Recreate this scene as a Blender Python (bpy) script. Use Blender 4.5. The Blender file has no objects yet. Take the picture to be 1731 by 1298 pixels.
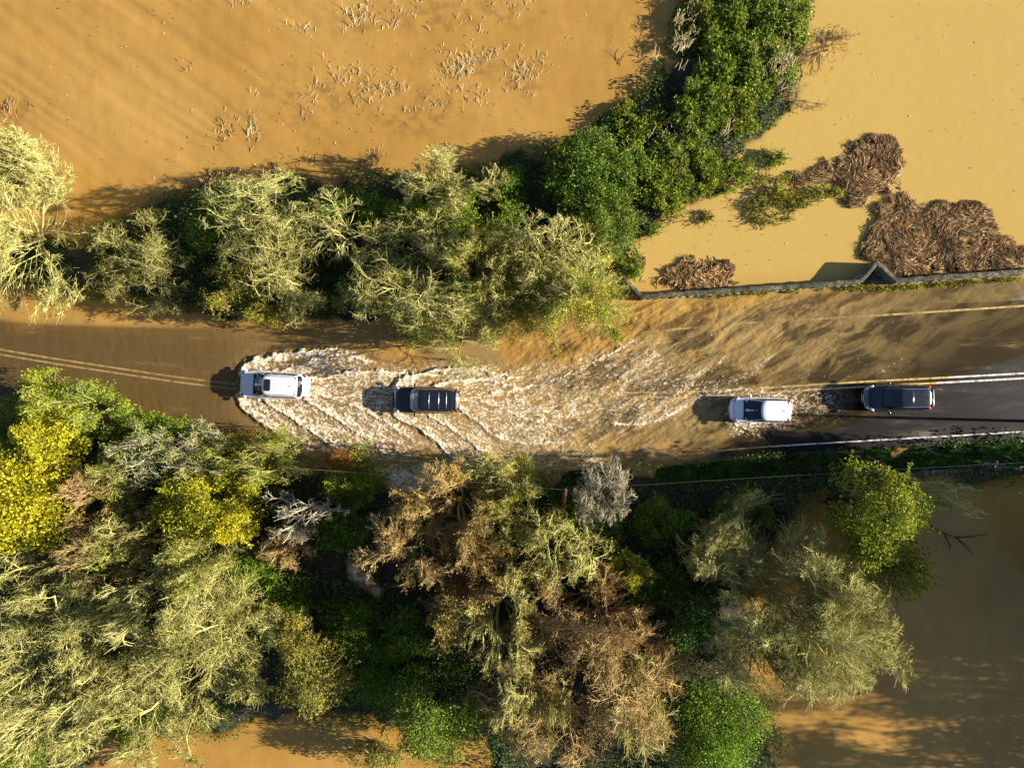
import bpy, math, random
import numpy as np

sc = bpy.context.scene
COL = sc.collection
R_ = math.radians
H = 48.08            # drone height over the flood
S = 24.0             # photo pixels per metre at water level

# ------------------------------------------------------------------ camera, sky, sun, exposure
cam_d = bpy.data.cameras.new('camera')
cam_d.lens = 24; cam_d.sensor_width = 36; cam_d.sensor_fit = 'HORIZONTAL'
cam_d.clip_end = 2000
cam = bpy.data.objects.new('camera', cam_d); COL.objects.link(cam)
cam.location = (0, 0, H)
sc.camera = cam

SUN_EL, SUN_AZ = 19.0, -1.5       # sun low to the right of the photo
w = bpy.data.worlds.new('World'); sc.world = w; w.use_nodes = True
nt = w.node_tree
sky = nt.nodes.new('ShaderNodeTexSky'); sky.sky_type = 'NISHITA'; sky.sun_disc = False
sky.air_density = .55; sky.dust_density = .4; sky.sun_elevation = R_(SUN_EL); sky.sun_rotation = R_(90 - SUN_AZ)
nt.links.new(sky.outputs[0], nt.nodes['Background'].inputs[0])
nt.nodes['Background'].inputs[1].default_value = 0.08
sd = bpy.data.lights.new('sun', 'SUN'); sd.energy = 5.0; sd.angle = R_(0.5); sd.color = (1.0, 0.90, 0.74)
so = bpy.data.objects.new('sun', sd); COL.objects.link(so)
so.location = (60, 0, 60)
so.rotation_euler = (0, R_(90 - SUN_EL), R_(SUN_AZ))
sc.view_settings.view_transform = 'Standard'
sc.view_settings.look = 'None'
sc.view_settings.exposure = 1.45
sc.view_settings.gamma = 1
sc.cycles.max_bounces = 6
sc.cycles.transparent_max_bounces = 12

# ------------------------------------------------------------------ helpers
def at(px, py, z=0.0):
    f = (H - z) / H / S
    return np.array([(px - 865.5) * f, (649.0 - py) * f, z])
def PX(X): return X * S + 865.5
def PY(Y): return 649.0 - Y * S

def tag(o, label=None, cat=None, group=None, kind=None):
    if label: o['label'] = label
    if cat: o['category'] = cat
    if group: o['group'] = group
    if kind: o['kind'] = kind
    return o

def mesh_obj(name, V, F, mat, parent=None, smooth=False, attrs=None):
    """V (n,3), F (m,k) int array or list of such arrays with different k"""
    V = np.ascontiguousarray(V, dtype=np.float32)
    Fs = F if isinstance(F, list) else [F]
    Fs = [np.asarray(f, dtype=np.int32) for f in Fs if len(f)]
    me = bpy.data.meshes.new(name)
    me.vertices.add(len(V)); me.vertices.foreach_set('co', V.ravel())
    nl = sum(f.size for f in Fs); npoly = sum(len(f) for f in Fs)
    me.loops.add(nl); me.polygons.add(npoly)
    me.loops.foreach_set('vertex_index', np.concatenate([f.ravel() for f in Fs]))
    sizes = np.concatenate([np.full(len(f), f.shape[1], np.int32) for f in Fs])
    starts = np.concatenate([[0], np.cumsum(sizes)[:-1]]).astype(np.int32)
    me.polygons.foreach_set('loop_start', starts)
    try: me.polygons.foreach_set('loop_total', sizes)
    except Exception: pass
    if smooth: me.polygons.foreach_set('use_smooth', np.ones(npoly, dtype=bool))
    if attrs:
        for k, a in attrs.items():
            at_ = me.attributes.new(k, 'FLOAT', 'POINT')
            at_.data.foreach_set('value', np.ascontiguousarray(a, dtype=np.float32))
    me.update(calc_edges=True)
    me.validate()
    me.materials.append(mat)
    o = bpy.data.objects.new(name, me); COL.objects.link(o)
    if parent is not None: o.parent = parent
    return o

def empty(name, loc, rz=0.0):
    o = bpy.data.objects.new(name, None); COL.objects.link(o)
    o.location = tuple(float(v) for v in loc); o.rotation_euler = (0, 0, rz)
    o.empty_display_size = 0.3
    return o

# 2-D value noise -------------------------------------------------
_rs = np.random.RandomState(7)
_tab = _rs.rand(256, 256).astype(np.float32)
def vnoise(x, y, seed=0):
    x = np.asarray(x, dtype=np.float64) + seed * 17.31; y = np.asarray(y, dtype=np.float64) + seed * 9.77
    xi = np.floor(x).astype(np.int64); yi = np.floor(y).astype(np.int64)
    fx = x - xi; fy = y - yi
    fx = fx * fx * fx * (fx * (fx * 6 - 15) + 10); fy = fy * fy * fy * (fy * (fy * 6 - 15) + 10)
    def g(i, j): return _tab[(i + (j // 256) * 37) % 256, j % 256]
    a = g(xi, yi); b = g(xi + 1, yi); c = g(xi, yi + 1); d = g(xi + 1, yi + 1)
    return (a * (1 - fx) + b * fx) * (1 - fy) + (c * (1 - fx) + d * fx) * fy
def fbm(x, y, oct=4, seed=0, gain=.5):
    s = 0; a = 1; t = 0
    for i in range(oct):
        ca, sa = math.cos(.7 * i), math.sin(.7 * i)
        s = s + a * vnoise((x * ca - y * sa) * 2 ** i, (x * sa + y * ca) * 2 ** i, seed + i * 3); t += a; a *= gain
    return s / t
def sstep(a, b, x):
    t = np.clip((x - a) / (b - a), 0, 1); return t * t * (3 - 2 * t)

def poly_sd(px, py, poly):
    """signed distance to polygon, positive inside"""
    P = np.array(poly, float); n = len(P)
    d = np.full(px.shape, 1e18); ins = np.zeros(px.shape, bool)
    for i in range(n):
        ax, ay = P[i]; bx, by = P[(i + 1) % n]
        ex, ey = bx - ax, by - ay
        t = np.clip(((px - ax) * ex + (py - ay) * ey) / (ex * ex + ey * ey + 1e-9), 0, 1)
        d = np.minimum(d, (px - ax - t * ex) ** 2 + (py - ay - t * ey) ** 2)
        c = (ay > py) != (by > py)
        with np.errstate(divide='ignore', invalid='ignore'):
            ins ^= c & (px < (bx - ax) * (py - ay) / (by - ay + 1e-12) + ax)
    d = np.sqrt(d)
    return np.where(ins, d, -d)
def line_sd(px, py, pts):
    """signed distance to a polyline (positive = below when it runs right), and arc parameter"""
    P = np.array(pts, float); L = np.hypot(*(P[1:] - P[:-1]).T); cum = np.concatenate([[0], np.cumsum(L)])
    best = np.full(px.shape, 1e18); sg = np.zeros(px.shape); tt = np.zeros(px.shape)
    for i in range(len(P) - 1):
        ax, ay = P[i]; ex, ey = P[i + 1] - P[i]
        t = ((px - ax) * ex + (py - ay) * ey) / (ex * ex + ey * ey)
        tc = np.clip(t, 0, 1)
        d = (px - ax - tc * ex) ** 2 + (py - ay - tc * ey) ** 2
        m = d < best
        best = np.where(m, d, best)
        sg = np.where(m, np.sign(ex * (py - ay) - ey * (px - ax)), sg)
        tt = np.where(m, (cum[i] + tc * L[i]) / cum[-1], tt)
    return np.sqrt(best) * sg, tt

def smooth_line(pts, n):
    """Catmull-Rom resample"""
    P = np.array(pts, float); P = np.vstack([2 * P[0] - P[1], P, 2 * P[-1] - P[-2]])
    m = len(P) - 3; out = []
    for u in np.linspace(0, m - 1e-6, n):
        i = int(u); t = u - i; a, b, c, d = P[i:i + 4]
        out.append(.5 * (2 * b + (c - a) * t + (2 * a - 5 * b + 4 * c - d) * t * t + (3 * b - a - 3 * c + d) * t ** 3))
    return np.array(out)

# ------------------------------------------------------------------ materials
def new_mat(name):
    m = bpy.data.materials.new(name); m.use_nodes = True
    return m, m.node_tree.nodes, m.node_tree.links, m.node_tree.nodes['Principled BSDF']
def ramp(N, stops):
    r = N.new('ShaderNodeValToRGB'); e = r.color_ramp.elements
    while len(e) < len(stops): e.new(.5)
    for k, (p, c) in zip(e, stops): k.position = p; k.color = (*c, 1)
    return r
def noise(N, L, scale, detail=4, coord='Object', rough=.55, stretch=None, rot=0):
    tc = N.new('ShaderNodeTexCoord'); n = N.new('ShaderNodeTexNoise')
    n.inputs['Scale'].default_value = scale; n.inputs['Detail'].default_value = detail; n.inputs['Roughness'].default_value = rough
    if stretch:
        mp = N.new('ShaderNodeMapping'); mp.inputs['Scale'].default_value = stretch; mp.inputs['Rotation'].default_value = (0, 0, rot)
        L.new(tc.outputs[coord], mp.inputs[0]); L.new(mp.outputs[0], n.inputs['Vector'])
    else: L.new(tc.outputs[coord], n.inputs['Vector'])
    return n
def mixc(N, L, fac, a, b, mode='MIX'):
    m = N.new('ShaderNodeMix'); m.data_type = 'RGBA'; m.blend_type = mode
    for sock, v in ((0, fac), (6, a), (7, b)):
        if hasattr(v, 'links'): L.new(v, m.inputs[sock])
        elif isinstance(v, (int, float)): m.inputs[sock].default_value = v
        else: m.inputs[sock].default_value = (*v, 1)
    return m.outputs[2]

def leaf_mat(name, c1, c2, c3, transl=.35):
    m, N, L, b = new_mat(name)
    g = N.new('ShaderNodeNewGeometry')
    r = ramp(N, [(0, c1), (.5, c2), (1, c3)]); L.new(g.outputs['Random Per Island'], r.inputs[0])
    n = noise(N, L, 1.1, 3); r2 = ramp(N, [(.35, (.62, .62, .62)), (.65, (1.25, 1.2, 1.1))]); L.new(n.outputs[0], r2.inputs[0])
    c = mixc(N, L, 1.0, r.outputs[0], r2.outputs[0], 'MULTIPLY')
    L.new(c, b.inputs['Base Color']); b.inputs['Roughness'].default_value = .5
    b.inputs['Specular IOR Level'].default_value = .12
    t = N.new('ShaderNodeBsdfTranslucent'); L.new(c, t.inputs[0])
    mx = N.new('ShaderNodeMixShader'); mx.inputs[0].default_value = transl
    L.new(b.outputs[0], mx.inputs[1]); L.new(t.outputs[0], mx.inputs[2])
    L.new(mx.outputs[0], N['Material Output'].inputs[0])
    return m
def bark_mat(name, c1, c2, c3):
    m, N, L, b = new_mat(name)
    g = N.new('ShaderNodeNewGeometry')
    r = ramp(N, [(0, c1), (.55, c2), (1, c3)])
    n = noise(N, L, 2.2, 5)
    ad = N.new('ShaderNodeMath'); ad.operation = 'MULTIPLY_ADD'; ad.inputs[1].default_value = .45
    L.new(g.outputs['Random Per Island'], ad.inputs[0])
    mu = N.new('ShaderNodeMath'); mu.operation = 'MULTIPLY_ADD'; mu.inputs[1].default_value = 1.3; mu.inputs[2].default_value = -.4
    L.new(n.outputs[0], mu.inputs[0]); L.new(mu.outputs[0], ad.inputs[2])
    L.new(ad.outputs[0], r.inputs[0]); L.new(r.outputs[0], b.inputs['Base Color'])
    b.inputs['Roughness'].default_value = .85; b.inputs['Specular IOR Level'].default_value = .15
    return m
def plain(name, c, rough=.5, metal=0, coat=0, spec=.5):
    m, N, L, b = new_mat(name)
    b.inputs['Base Color'].default_value = (*c, 1); b.inputs['Roughness'].default_value = rough
    b.inputs['Metallic'].default_value = metal; b.inputs['Coat Weight'].default_value = coat
    b.inputs['Coat Roughness'].default_value = .05; b.inputs['Specular IOR Level'].default_value = spec
    return m

M = {}
# barks
M['bark_cream'] = bark_mat('pale cream bark', (.16, .15, .035), (.47, .44, .14), (.78, .735, .40))
M['bark_olive'] = bark_mat('lichen olive bark', (.12, .12, .025), (.36, .34, .10), (.66, .61, .30))
M['bark_grey'] = bark_mat('grey bark', (.14, .125, .08), (.40, .36, .24), (.70, .65, .50))
M['bark_brown'] = bark_mat('russet bark', (.17, .11, .035), (.48, .34, .13), (.76, .61, .36))
M['bark_red'] = bark_mat('reddish bark', (.14, .08, .035), (.42, .27, .12), (.70, .54, .32))
M['bark_dark'] = bark_mat('dark wet bark', (.03, .022, .014), (.07, .05, .03), (.12, .09, .06))
# leaves
M['lf_yellow'] = leaf_mat('yellow autumn leaf', (.40, .35, .012), (.62, .54, .02), (.50, .52, .04))
M['lf_ygreen'] = leaf_mat('yellow green leaf', (.13, .17, .012), (.27, .28, .02), (.46, .38, .03))
M['lf_lime'] = leaf_mat('lime leaf', (.12, .19, .014), (.27, .34, .025), (.45, .48, .06))
M['lf_green'] = leaf_mat('green leaf', (.045, .13, .010), (.115, .25, .02), (.30, .41, .05))
M['lf_ivy'] = leaf_mat('dark ivy leaf', (.022, .062, .010), (.05, .12, .016), (.15, .23, .06))
M['lf_olive'] = leaf_mat('olive leaf', (.10, .105, .02), (.22, .21, .05), (.40, .36, .12))
M['lf_brown'] = leaf_mat('russet leaf', (.24, .15, .03), (.44, .30, .07), (.58, .46, .14))
M['lf_red'] = leaf_mat('red berry leaf', (.34, .05, .015), (.45, .11, .025), (.30, .19, .03))
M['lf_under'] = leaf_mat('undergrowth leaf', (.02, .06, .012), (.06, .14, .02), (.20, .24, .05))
M['lf_grass'] = leaf_mat('verge grass', (.03, .085, .012), (.06, .15, .02), (.14, .20, .04))
M['straw'] = leaf_mat('dry straw', (.42, .31, .15), (.68, .56, .32), (.88, .80, .56), .15)
M['straw_dark'] = leaf_mat('wet reed', (.08, .040, .012), (.34, .185, .060), (.90, .70, .40), .05)
M['reed_mat'] = bark_mat('matted wet reed', (.03, .015, .008), (.07, .036, .018), (.13, .075, .04))

# flood water
def water_mat():
    m, N, L, b = new_mat('muddy flood water')
    def attr(n):
        a = N.new('ShaderNodeAttribute'); a.attribute_name = n; return a.outputs['Fac']
    n1 = noise(N, L, .09, 5, 'Object', .6); r1 = ramp(N, [(.32, (.355, .193, .042)), (.5, (.405, .230, .055)), (.68, (.445, .265, .070))]); L.new(n1.outputs[0], r1.inputs[0])
    # suspended fine scum and silt streaks
    n2 = noise(N, L, 1.2, 6, 'Object', .65, (1, .35, 1), R_(35)); r2 = ramp(N, [(.35, (.90, .90, .90)), (.65, (1.05, 1.04, 1.03))]); L.new(n2.outputs[0], r2.inputs[0])
    c = mixc(N, L, 1.0, r1.outputs[0], r2.outputs[0], 'MULTIPLY')
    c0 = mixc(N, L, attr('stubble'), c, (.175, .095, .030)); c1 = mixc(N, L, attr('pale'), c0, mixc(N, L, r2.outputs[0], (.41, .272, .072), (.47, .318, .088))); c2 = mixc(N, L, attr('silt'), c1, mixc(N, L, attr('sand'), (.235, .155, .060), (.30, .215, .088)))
    c3 = mixc(N, L, attr('foam'), c2, (.78, .69, .53))
    L.new(c3, b.inputs['Base Color'])
    rr = N.new('ShaderNodeMath'); rr.operation = 'MULTIPLY_ADD'; rr.inputs[1].default_value = .35; rr.inputs[2].default_value = .14
    L.new(attr('foam'), rr.inputs[0]); L.new(rr.outputs[0], b.inputs['Roughness'])
    b.inputs['IOR'].default_value = 1.33
    bn = noise(N, L, 5.0, 4, 'Object', .6, (1, .6, 1), R_(20))
    bp = N.new('ShaderNodeBump'); bp.inputs['Strength'].default_value = .06; bp.inputs['Distance'].default_value = .05
    L.new(bn.outputs[0], bp.inputs['Height']); L.new(bp.outputs[0], b.inputs['Normal'])
    tr = N.new('ShaderNodeBsdfTransparent'); tr.inputs[0].default_value = (.96, .84, .56, 1)
    gl = N.new('ShaderNodeBsdfGlossy'); gl.inputs['Roughness'].default_value = .1; L.new(bp.outputs[0], gl.inputs['Normal'])
    fr = N.new('ShaderNodeFresnel'); fr.inputs['IOR'].default_value = 1.33; L.new(bp.outputs[0], fr.inputs['Normal'])
    ge = N.new('ShaderNodeNewGeometry'); inv = N.new('ShaderNodeMath'); inv.operation = 'SUBTRACT'; inv.inputs[0].default_value = 1; L.new(ge.outputs['Backfacing'], inv.inputs[1])
    fm = N.new('ShaderNodeMath'); fm.operation = 'MULTIPLY'; L.new(fr.outputs[0], fm.inputs[0]); L.new(inv.outputs[0], fm.inputs[1])
    clear = N.new('ShaderNodeMixShader'); L.new(fm.outputs[0], clear.inputs[0]); L.new(tr.outputs[0], clear.inputs[1]); L.new(gl.outputs[0], clear.inputs[2])
    mx = N.new('ShaderNodeMixShader'); L.new(attr('turbid'), mx.inputs[0]); L.new(clear.outputs[0], mx.inputs[1]); L.new(b.outputs[0], mx.inputs[2])
    L.new(mx.outputs[0], N['Material Output'].inputs[0])
    return m
M['water'] = water_mat()

def asphalt_mat():
    m, N, L, b = new_mat('wet asphalt')
    n1 = noise(N, L, .9, 6, 'Object', .62, (.22, 1.1, 1), R_(-3)); r1 = ramp(N, [(.38, (.008, .0073, .007)), (.52, (.012, .0108, .010)), (.61, (.035, .031, .027)), (.70, (.19, .165, .14))]); L.new(n1.outputs[0], r1.inputs[0])
    n2 = noise(N, L, 14, 5); r2 = ramp(N, [(.3, (.72, .72, .72)), (.7, (1.25, 1.25, 1.25))]); L.new(n2.outputs[0], r2.inputs[0])
    c = mixc(N, L, 1.0, r1.outputs[0], r2.outputs[0], 'MULTIPLY'); L.new(c, b.inputs['Base Color'])
    b.inputs['Roughness'].default_value = .5; b.inputs['Specular IOR Level'].default_value = .1
    bp = N.new('ShaderNodeBump'); bp.inputs['Strength'].default_value = .3; bp.inputs['Distance'].default_value = .02
    L.new(n2.outputs[0], bp.inputs['Height']); L.new(bp.outputs[0], b.inputs['Normal'])
    return m
M['asphalt'] = asphalt_mat()
def worn_paint():
    m, N, L, b = new_mat('worn white road paint')
    n = noise(N, L, 3.0, 6, 'Object', .7); r = ramp(N, [(.36, (.16, .145, .125)), (.52, (.62, .57, .49)), (.7, (.78, .73, .64))]); L.new(n.outputs[0], r.inputs[0])
    L.new(r.outputs[0], b.inputs['Base Color']); b.inputs['Roughness'].default_value = .6
    return m
M['paint'] = worn_paint()
def ground_mat():
    m, N, L, b = new_mat('dark wet soil and leaf litter')
    n = noise(N, L, 1.4, 7, 'Object', .65); r = ramp(N, [(.3, (.018, .013, .008)), (.5, (.035, .026, .013)), (.62, (.028, .034, .012)), (.8, (.065, .044, .022))]); L.new(n.outputs[0], r.inputs[0])
    L.new(r.outputs[0], b.inputs['Base Color']); b.inputs['Roughness'].default_value = .9
    bp = N.new('ShaderNodeBump'); bp.inputs['Strength'].default_value = .6; bp.inputs['Distance'].default_value = .1
    L.new(n.outputs[0], bp.inputs['Height']); L.new(bp.outputs[0], b.inputs['Normal'])
    return m
M['ground'] = ground_mat()
def stone_mat():
    m, N, L, b = new_mat('lichen covered stone')
    n = noise(N, L, 2.6, 7, 'Object', .7); r = ramp(N, [(.3, (.05, .045, .032)), (.48, (.14, .12, .085)), (.58, (.22, .20, .15)), (.68, (.50, .46, .38))]); L.new(n.outputs[0], r.inputs[0])
    n2 = noise(N, L, .8, 4); r2 = ramp(N, [(.45, (0, 0, 0)), (.62, (1, 1, 1))]); L.new(n2.outputs[0], r2.inputs[0])
    c = mixc(N, L, r2.outputs[0], r.outputs[0], mixc(N, L, .6, r.outputs[0], (.085, .09, .025)))
    L.new(c, b.inputs['Base Color']); b.inputs['Roughness'].default_value = .9
    bp = N.new('ShaderNodeBump'); bp.inputs['Strength'].default_value = .6; bp.inputs['Distance'].default_value = .04
    L.new(n.outputs[0], bp.inputs['Height']); L.new(bp.outputs[0], b.inputs['Normal'])
    return m
M['stone'] = stone_mat()
M['coping'] = None
def pave_mat():
    m, N, L, b = new_mat('silty pavement')
    n = noise(N, L, 1.5, 7, 'Object', .7); r = ramp(N, [(.35, (.035, .03, .026)), (.52, (.10, .088, .072)), (.7, (.22, .19, .15))]); L.new(n.outputs[0], r.inputs[0])
    L.new(r.outputs[0], b.inputs['Base Color']); b.inputs['Roughness'].default_value = .7
    return m
M['pave'] = pave_mat()
def coping_mat():
    m, N, L, b = new_mat('mottled lichen coping')
    n = noise(N, L, 9, 6, 'Object', .75); r = ramp(N, [(.32, (.022, .020, .010)), (.47, (.06, .056, .028)), (.57, (.12, .11, .06)), (.66, (.40, .37, .28))]); L.new(n.outputs[0], r.inputs[0])
    n2 = noise(N, L, .7, 4); r2 = ramp(N, [(.42, (1, 1, 1)), (.62, (.42, .42, .30))]); L.new(n2.outputs[0], r2.inputs[0])
    L.new(mixc(N, L, 1.0, r.outputs[0], r2.outputs[0], 'MULTIPLY'), b.inputs['Base Color']); b.inputs['Roughness'].default_value = .9
    bp = N.new('ShaderNodeBump'); bp.inputs['Strength'].default_value = .8; bp.inputs['Distance'].default_value = .04
    L.new(n.outputs[0], bp.inputs['Height']); L.new(bp.outputs[0], b.inputs['Normal'])
    return m
M['coping'] = coping_mat()
M['wire'] = plain('grey cable', (.16, .15, .14), .6)
def rust_mat():
    m, N, L, b = new_mat('rusty weathered wood')
    n = noise(N, L, 3.5, 6, 'Object', .7, (1, 1, .4)); r = ramp(N, [(.35, (.05, .022, .012)), (.55, (.17, .065, .028)), (.72, (.36, .27, .19))]); L.new(n.outputs[0], r.inputs[0])
    L.new(r.outputs[0], b.inputs['Base Color']); b.inputs['Roughness'].default_value = .85
    return m
M['rust'] = rust_mat()

# ------------------------------------------------------------------ terrain
ROAD_N = [(-400, 455), (-150, 500), (0, 540), (150, 548), (350, 552), (600, 548), (850, 540), (1080, 506), (1250, 493), (1455, 481), (1731, 470), (2150, 440)]
ROAD_S = [(-400, 590), (-150, 645), (0, 682), (150, 712), (350, 742), (600, 776), (850, 796), (1080, 792), (1250, 776), (1455, 759), (1731, 740), (2150, 708)]
rN = smooth_line(ROAD_N, 260); rS = smooth_line(ROAD_S, 260)
# same photo columns on both sides
_xs = np.concatenate([np.linspace(-400, 2150, 320)])
rN = np.stack([_xs, np.interp(_xs, rN[:, 0], rN[:, 1])], 1); rS = np.stack([_xs, np.interp(_xs, rS[:, 0], rS[:, 1])], 1)
ROADPOLY = [tuple(p) for p in rN[::8]] + [tuple(p) for p in rS[::-8]]
def road_depth(px, py):
    d = np.interp(px, [-400, 0, 150, 350, 480, 650, 900, 1100, 1250, 1350, 1450, 1540, 1620, 1731, 2150],
                  [.08, .12, .13, .15, .22, .28, .28, .20, .105, .058, .026, -.002, -.035, -.07, -.25])
    d = d + np.where(px > 1000, np.clip((px - 1000) / 300, 0, 1), 0) * (655 - py) / 150 * .13
    return d + .018 * (fbm(px / 70, py / 40, 3, 5) - .5)
BANKS = [
 [(-400, 370), (130, 420), (330, 330), (560, 310), (830, 290), (1000, 230), (1120, 130), (1180, -60), (1190, -400), (1400, -400), (1375, -50), (1330, 180), (1190, 310), (1070, 400), (1030, 490), (900, 525), (640, 530), (350, 530), (150, 490), (-400, 420)],
 [(-400, 620), (-150, 680), (0, 705), (150, 735), (350, 768), (600, 800), (850, 814), (1080, 801), (1250, 783), (1455, 765), (1731, 746), (2150, 716), (2150, 775), (1731, 790), (1500, 812), (1360, 850), (1270, 950), (1230, 1080), (1300, 1200), (1330, 1500), (840, 1600), (830, 1250), (700, 1220), (560, 1215), (300, 1225), (150, 1235), (110, 1500), (-400, 1500)],
]
DITCH = [(640, 792), (745, 794), (735, 832), (715, 842), (660, 832)]
DITCH2 = [(583, 940), (606, 950), (652, 998), (640, 1014), (588, 978)]
WALLPOLY = [(1080, 505), (1455, 480), (1480, 448), (1515, 480), (2150, 440), (2150, 470), (1500, 492), (1080, 515)]
def terrain(px, py):
    """ground height at photo-plane position, the road corridor included"""
    h = np.full(px.shape, -1.2)
    nz = fbm(px / 60, py / 60, 4, 2)
    for P in BANKS:
        sdv = poly_sd(px, py, P)
        h = np.maximum(h, -1.2 + sstep(-50, 25, sdv + (nz - .5) * 50) * 1.45 + (nz - .5) * .35)
    for P in (DITCH, DITCH2):
        sdv = poly_sd(px, py, P)
        h = h - sstep(-12, 12, sdv) * .55
    rd = poly_sd(px, py, ROADPOLY)
    k = sstep(-10, 6, rd)
    return h * (1 - k) + (-road_depth(px, py)) * k

# ground sheet, out to the horizon
gx = np.concatenate([np.linspace(-900, -70, 12), np.arange(-60, 60.1, .5), np.linspace(70, 900, 12)])
gy = np.concatenate([np.linspace(-900, -50, 12), np.arange(-45, 45.1, .5), np.linspace(50, 900, 12)])
GX, GY = np.meshgrid(gx, gy)
def grid_faces(nr, nc):
    i = np.arange(nr - 1)[:, None] * nc + np.arange(nc - 1)[None, :]
    return np.stack([i, i + 1, i + nc + 1, i + nc], -1).reshape(-1, 4)
GZ = terrain(PX(GX), PY(GY))
far_ = sstep(60, 130, np.hypot(GX, GY))
GZ = GZ * (1 - far_) - 1.2 * far_
rdg = poly_sd(PX(GX), PY(GY), ROADPOLY)
kk_ = sstep(-24, -12, rdg); GZ = GZ * (1 - kk_) + np.minimum(GZ, -road_depth(PX(GX), PY(GY)) - .12) * kk_
tag(mesh_obj('ground', np.stack([GX, GY, GZ], -1).reshape(-1, 3), grid_faces(*GX.shape), M['ground'], smooth=True), kind='structure')

# road sheet
nv = 24
tv = np.linspace(0, 1, nv)
rpx = np.repeat(_xs[:, None], nv, 1); rpy = rN[:, 1:2] * (1 - tv) + rS[:, 1:2] * tv
V = np.stack([(rpx - 865.5) / S, (649 - rpy) / S, -road_depth(rpx, rpy) - .02], -1)
tag(mesh_obj('road', V.reshape(-1, 3), grid_faces(len(_xs), nv)[:, ::-1], M['asphalt'], smooth=True), kind='structure')

def marking(pts, width, mat, lift=.012, n=320):
    c = smooth_line(pts, n)
    d = np.gradient(c, axis=0); d /= np.hypot(d[:, 0], d[:, 1])[:, None]
    nn = np.stack([-d[:, 1], d[:, 0]], 1) * width * S / 2
    rows = []
    for s in (-1, 1):
        q = c + nn * s
        rows.append(np.stack([(q[:, 0] - 865.5) / S, (649 - q[:, 1]) / S, -road_depth(q[:, 0], q[:, 1]) - .02 + lift], -1))
    V = np.stack(rows, 1).reshape(-1, 3)
    f = grid_faces(n, 2)
    o = mesh_obj('road_marking', V, f, mat)
    return tag(o, kind='structure')
CL = [(-400, 500), (-150, 562), (0, 595), (200, 627), (350, 648), (500, 662), (650, 668), (850, 671), (1140, 667), (1240, 663), (1450, 650), (1731, 635), (2150, 608)]
off = lambda pts, dy: [(x, y + dy) for x, y in pts]
marking(off(CL, -4.2), .13, M['paint'])
marking(off(CL, 4.2), .13, M['paint'])
marking([(820, 590), (1000, 570), (1250, 547), (1500, 532), (1731, 517), (2150, 490)], .14, M['paint'])
marking([(-400, 575), (-150, 632), (0, 672), (150, 701), (350, 729), (600, 752), (700, 757), (850, 772), (1080, 774), (1270, 757), (1460, 745), (1731, 729), (2150, 700)], .10, M['paint'])

# silty pavement strip beside the parapet
def strip(name, top, bot, mat, z, n=120, m=6, edge=0):
    a = smooth_line(top, n); b = smooth_line(bot, n)
    t = np.linspace(0, 1, m)
    px = a[:, :1] * (1 - t) + b[:, :1] * t; py = a[:, 1:] * (1 - t) + b[:, 1:] * t
    zz = z(px, py) if callable(z) else np.full(px.shape, z)
    V = np.stack([(px - 865.5) / S, (649 - py) / S, zz], -1)
    return mesh_obj(name, V.reshape(-1, 3), grid_faces(n, m)[:, ::-1], mat, smooth=True)
tag(strip('pavement', [(1480, 482), (1600, 474), (1731, 467), (2150, 438)], [(1500, 512), (1620, 512), (1731, 507), (2150, 476)], M['pave'],
          lambda px, py: -road_depth(px, py) - .05 + .10 * sstep(1540, 1720, px) + .10 * (fbm(px / 26, py / 9, 4, 6) - .5), n=240, m=14), kind='structure')

# ------------------------------------------------------------------ flood water with wakes
CRESTS = [  # pts, trailing side, height, trail px, foam start, foam end
 # leading white car
 ([(404, 632), (407, 622), (416, 614), (440, 605), (500, 595), (560, 589), (602, 596)], 1, .24, 20, .98, .55),
 ([(455, 630), (500, 618), (535, 604), (585, 600), (640, 612)], 1, .15, 20, .85, .5),
 ([(512, 640), (560, 634), (620, 625), (700, 632)], 1, .13, 18, .85, .65),
 ([(404, 668), (406, 680), (414, 694), (440, 712), (475, 738), (505, 758), (530, 774)], -1, .24, 26, 1.0, .65),
 ([(450, 680), (500, 712), (545, 742), (590, 772)], -1, .16, 24, .9, .6),
 ([(510, 672), (560, 703), (600, 728), (655, 768)], -1, .13, 24, .85, .5),
 ([(518, 660), (580, 680), (640, 708), (700, 745)], -1, .09, 20, .75, .45),
 # black car following
 ([(667, 660), (668, 652), (677, 643), (700, 634), (760, 622), (820, 624), (885, 640)], 1, .20, 20, .95, .5),
 ([(735, 650), (780, 640), (830, 642), (890, 655)], 1, .12, 18, .9, .5),
 ([(830, 662), (880, 654), (940, 640), (1000, 612), (1050, 585), (1080, 570)], 1, .035, 6, .66, .34),
 ([(667, 693), (668, 701), (677, 709), (705, 722), (740, 750), (775, 785), (800, 808)], -1, .18, 15, .95, .45),
 ([(725, 703), (765, 726), (800, 750), (850, 790)], -1, .13, 15, .75, .4),
 ([(775, 690), (810, 715), (850, 743), (900, 750), (958, 748)], -1, .10, 10, .75, .5),
 ([(772, 676), (830, 684), (900, 712), (985, 726)], -1, .06, 14, .7, .3),
 # white hatchback
 ([(1035, 716), (1070, 719), (1110, 711), (1140, 698), (1166, 682)], -1, .08, 5, .75, .6),
 ([(1232, 700), (1240, 716), (1262, 726), (1285, 740), (1304, 754)], -1, .07, 5, .75, .4),
 ([(1335, 708), (1360, 722), (1390, 736), (1425, 746)], -1, .03, 4, .5, .3),
 ([(1180, 670), (1215, 664), (1250, 658), (1300, 656)], 1, .04, 6, .55, .4),
 ([(1100, 650), (1150, 640), (1200, 622), (1230, 600)], 1, .03, 4, .28, .15),
 ([(1130, 655), (1190, 648), (1260, 630), (1310, 600)], 1, .03, 4, .22, .12),
]
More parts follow.
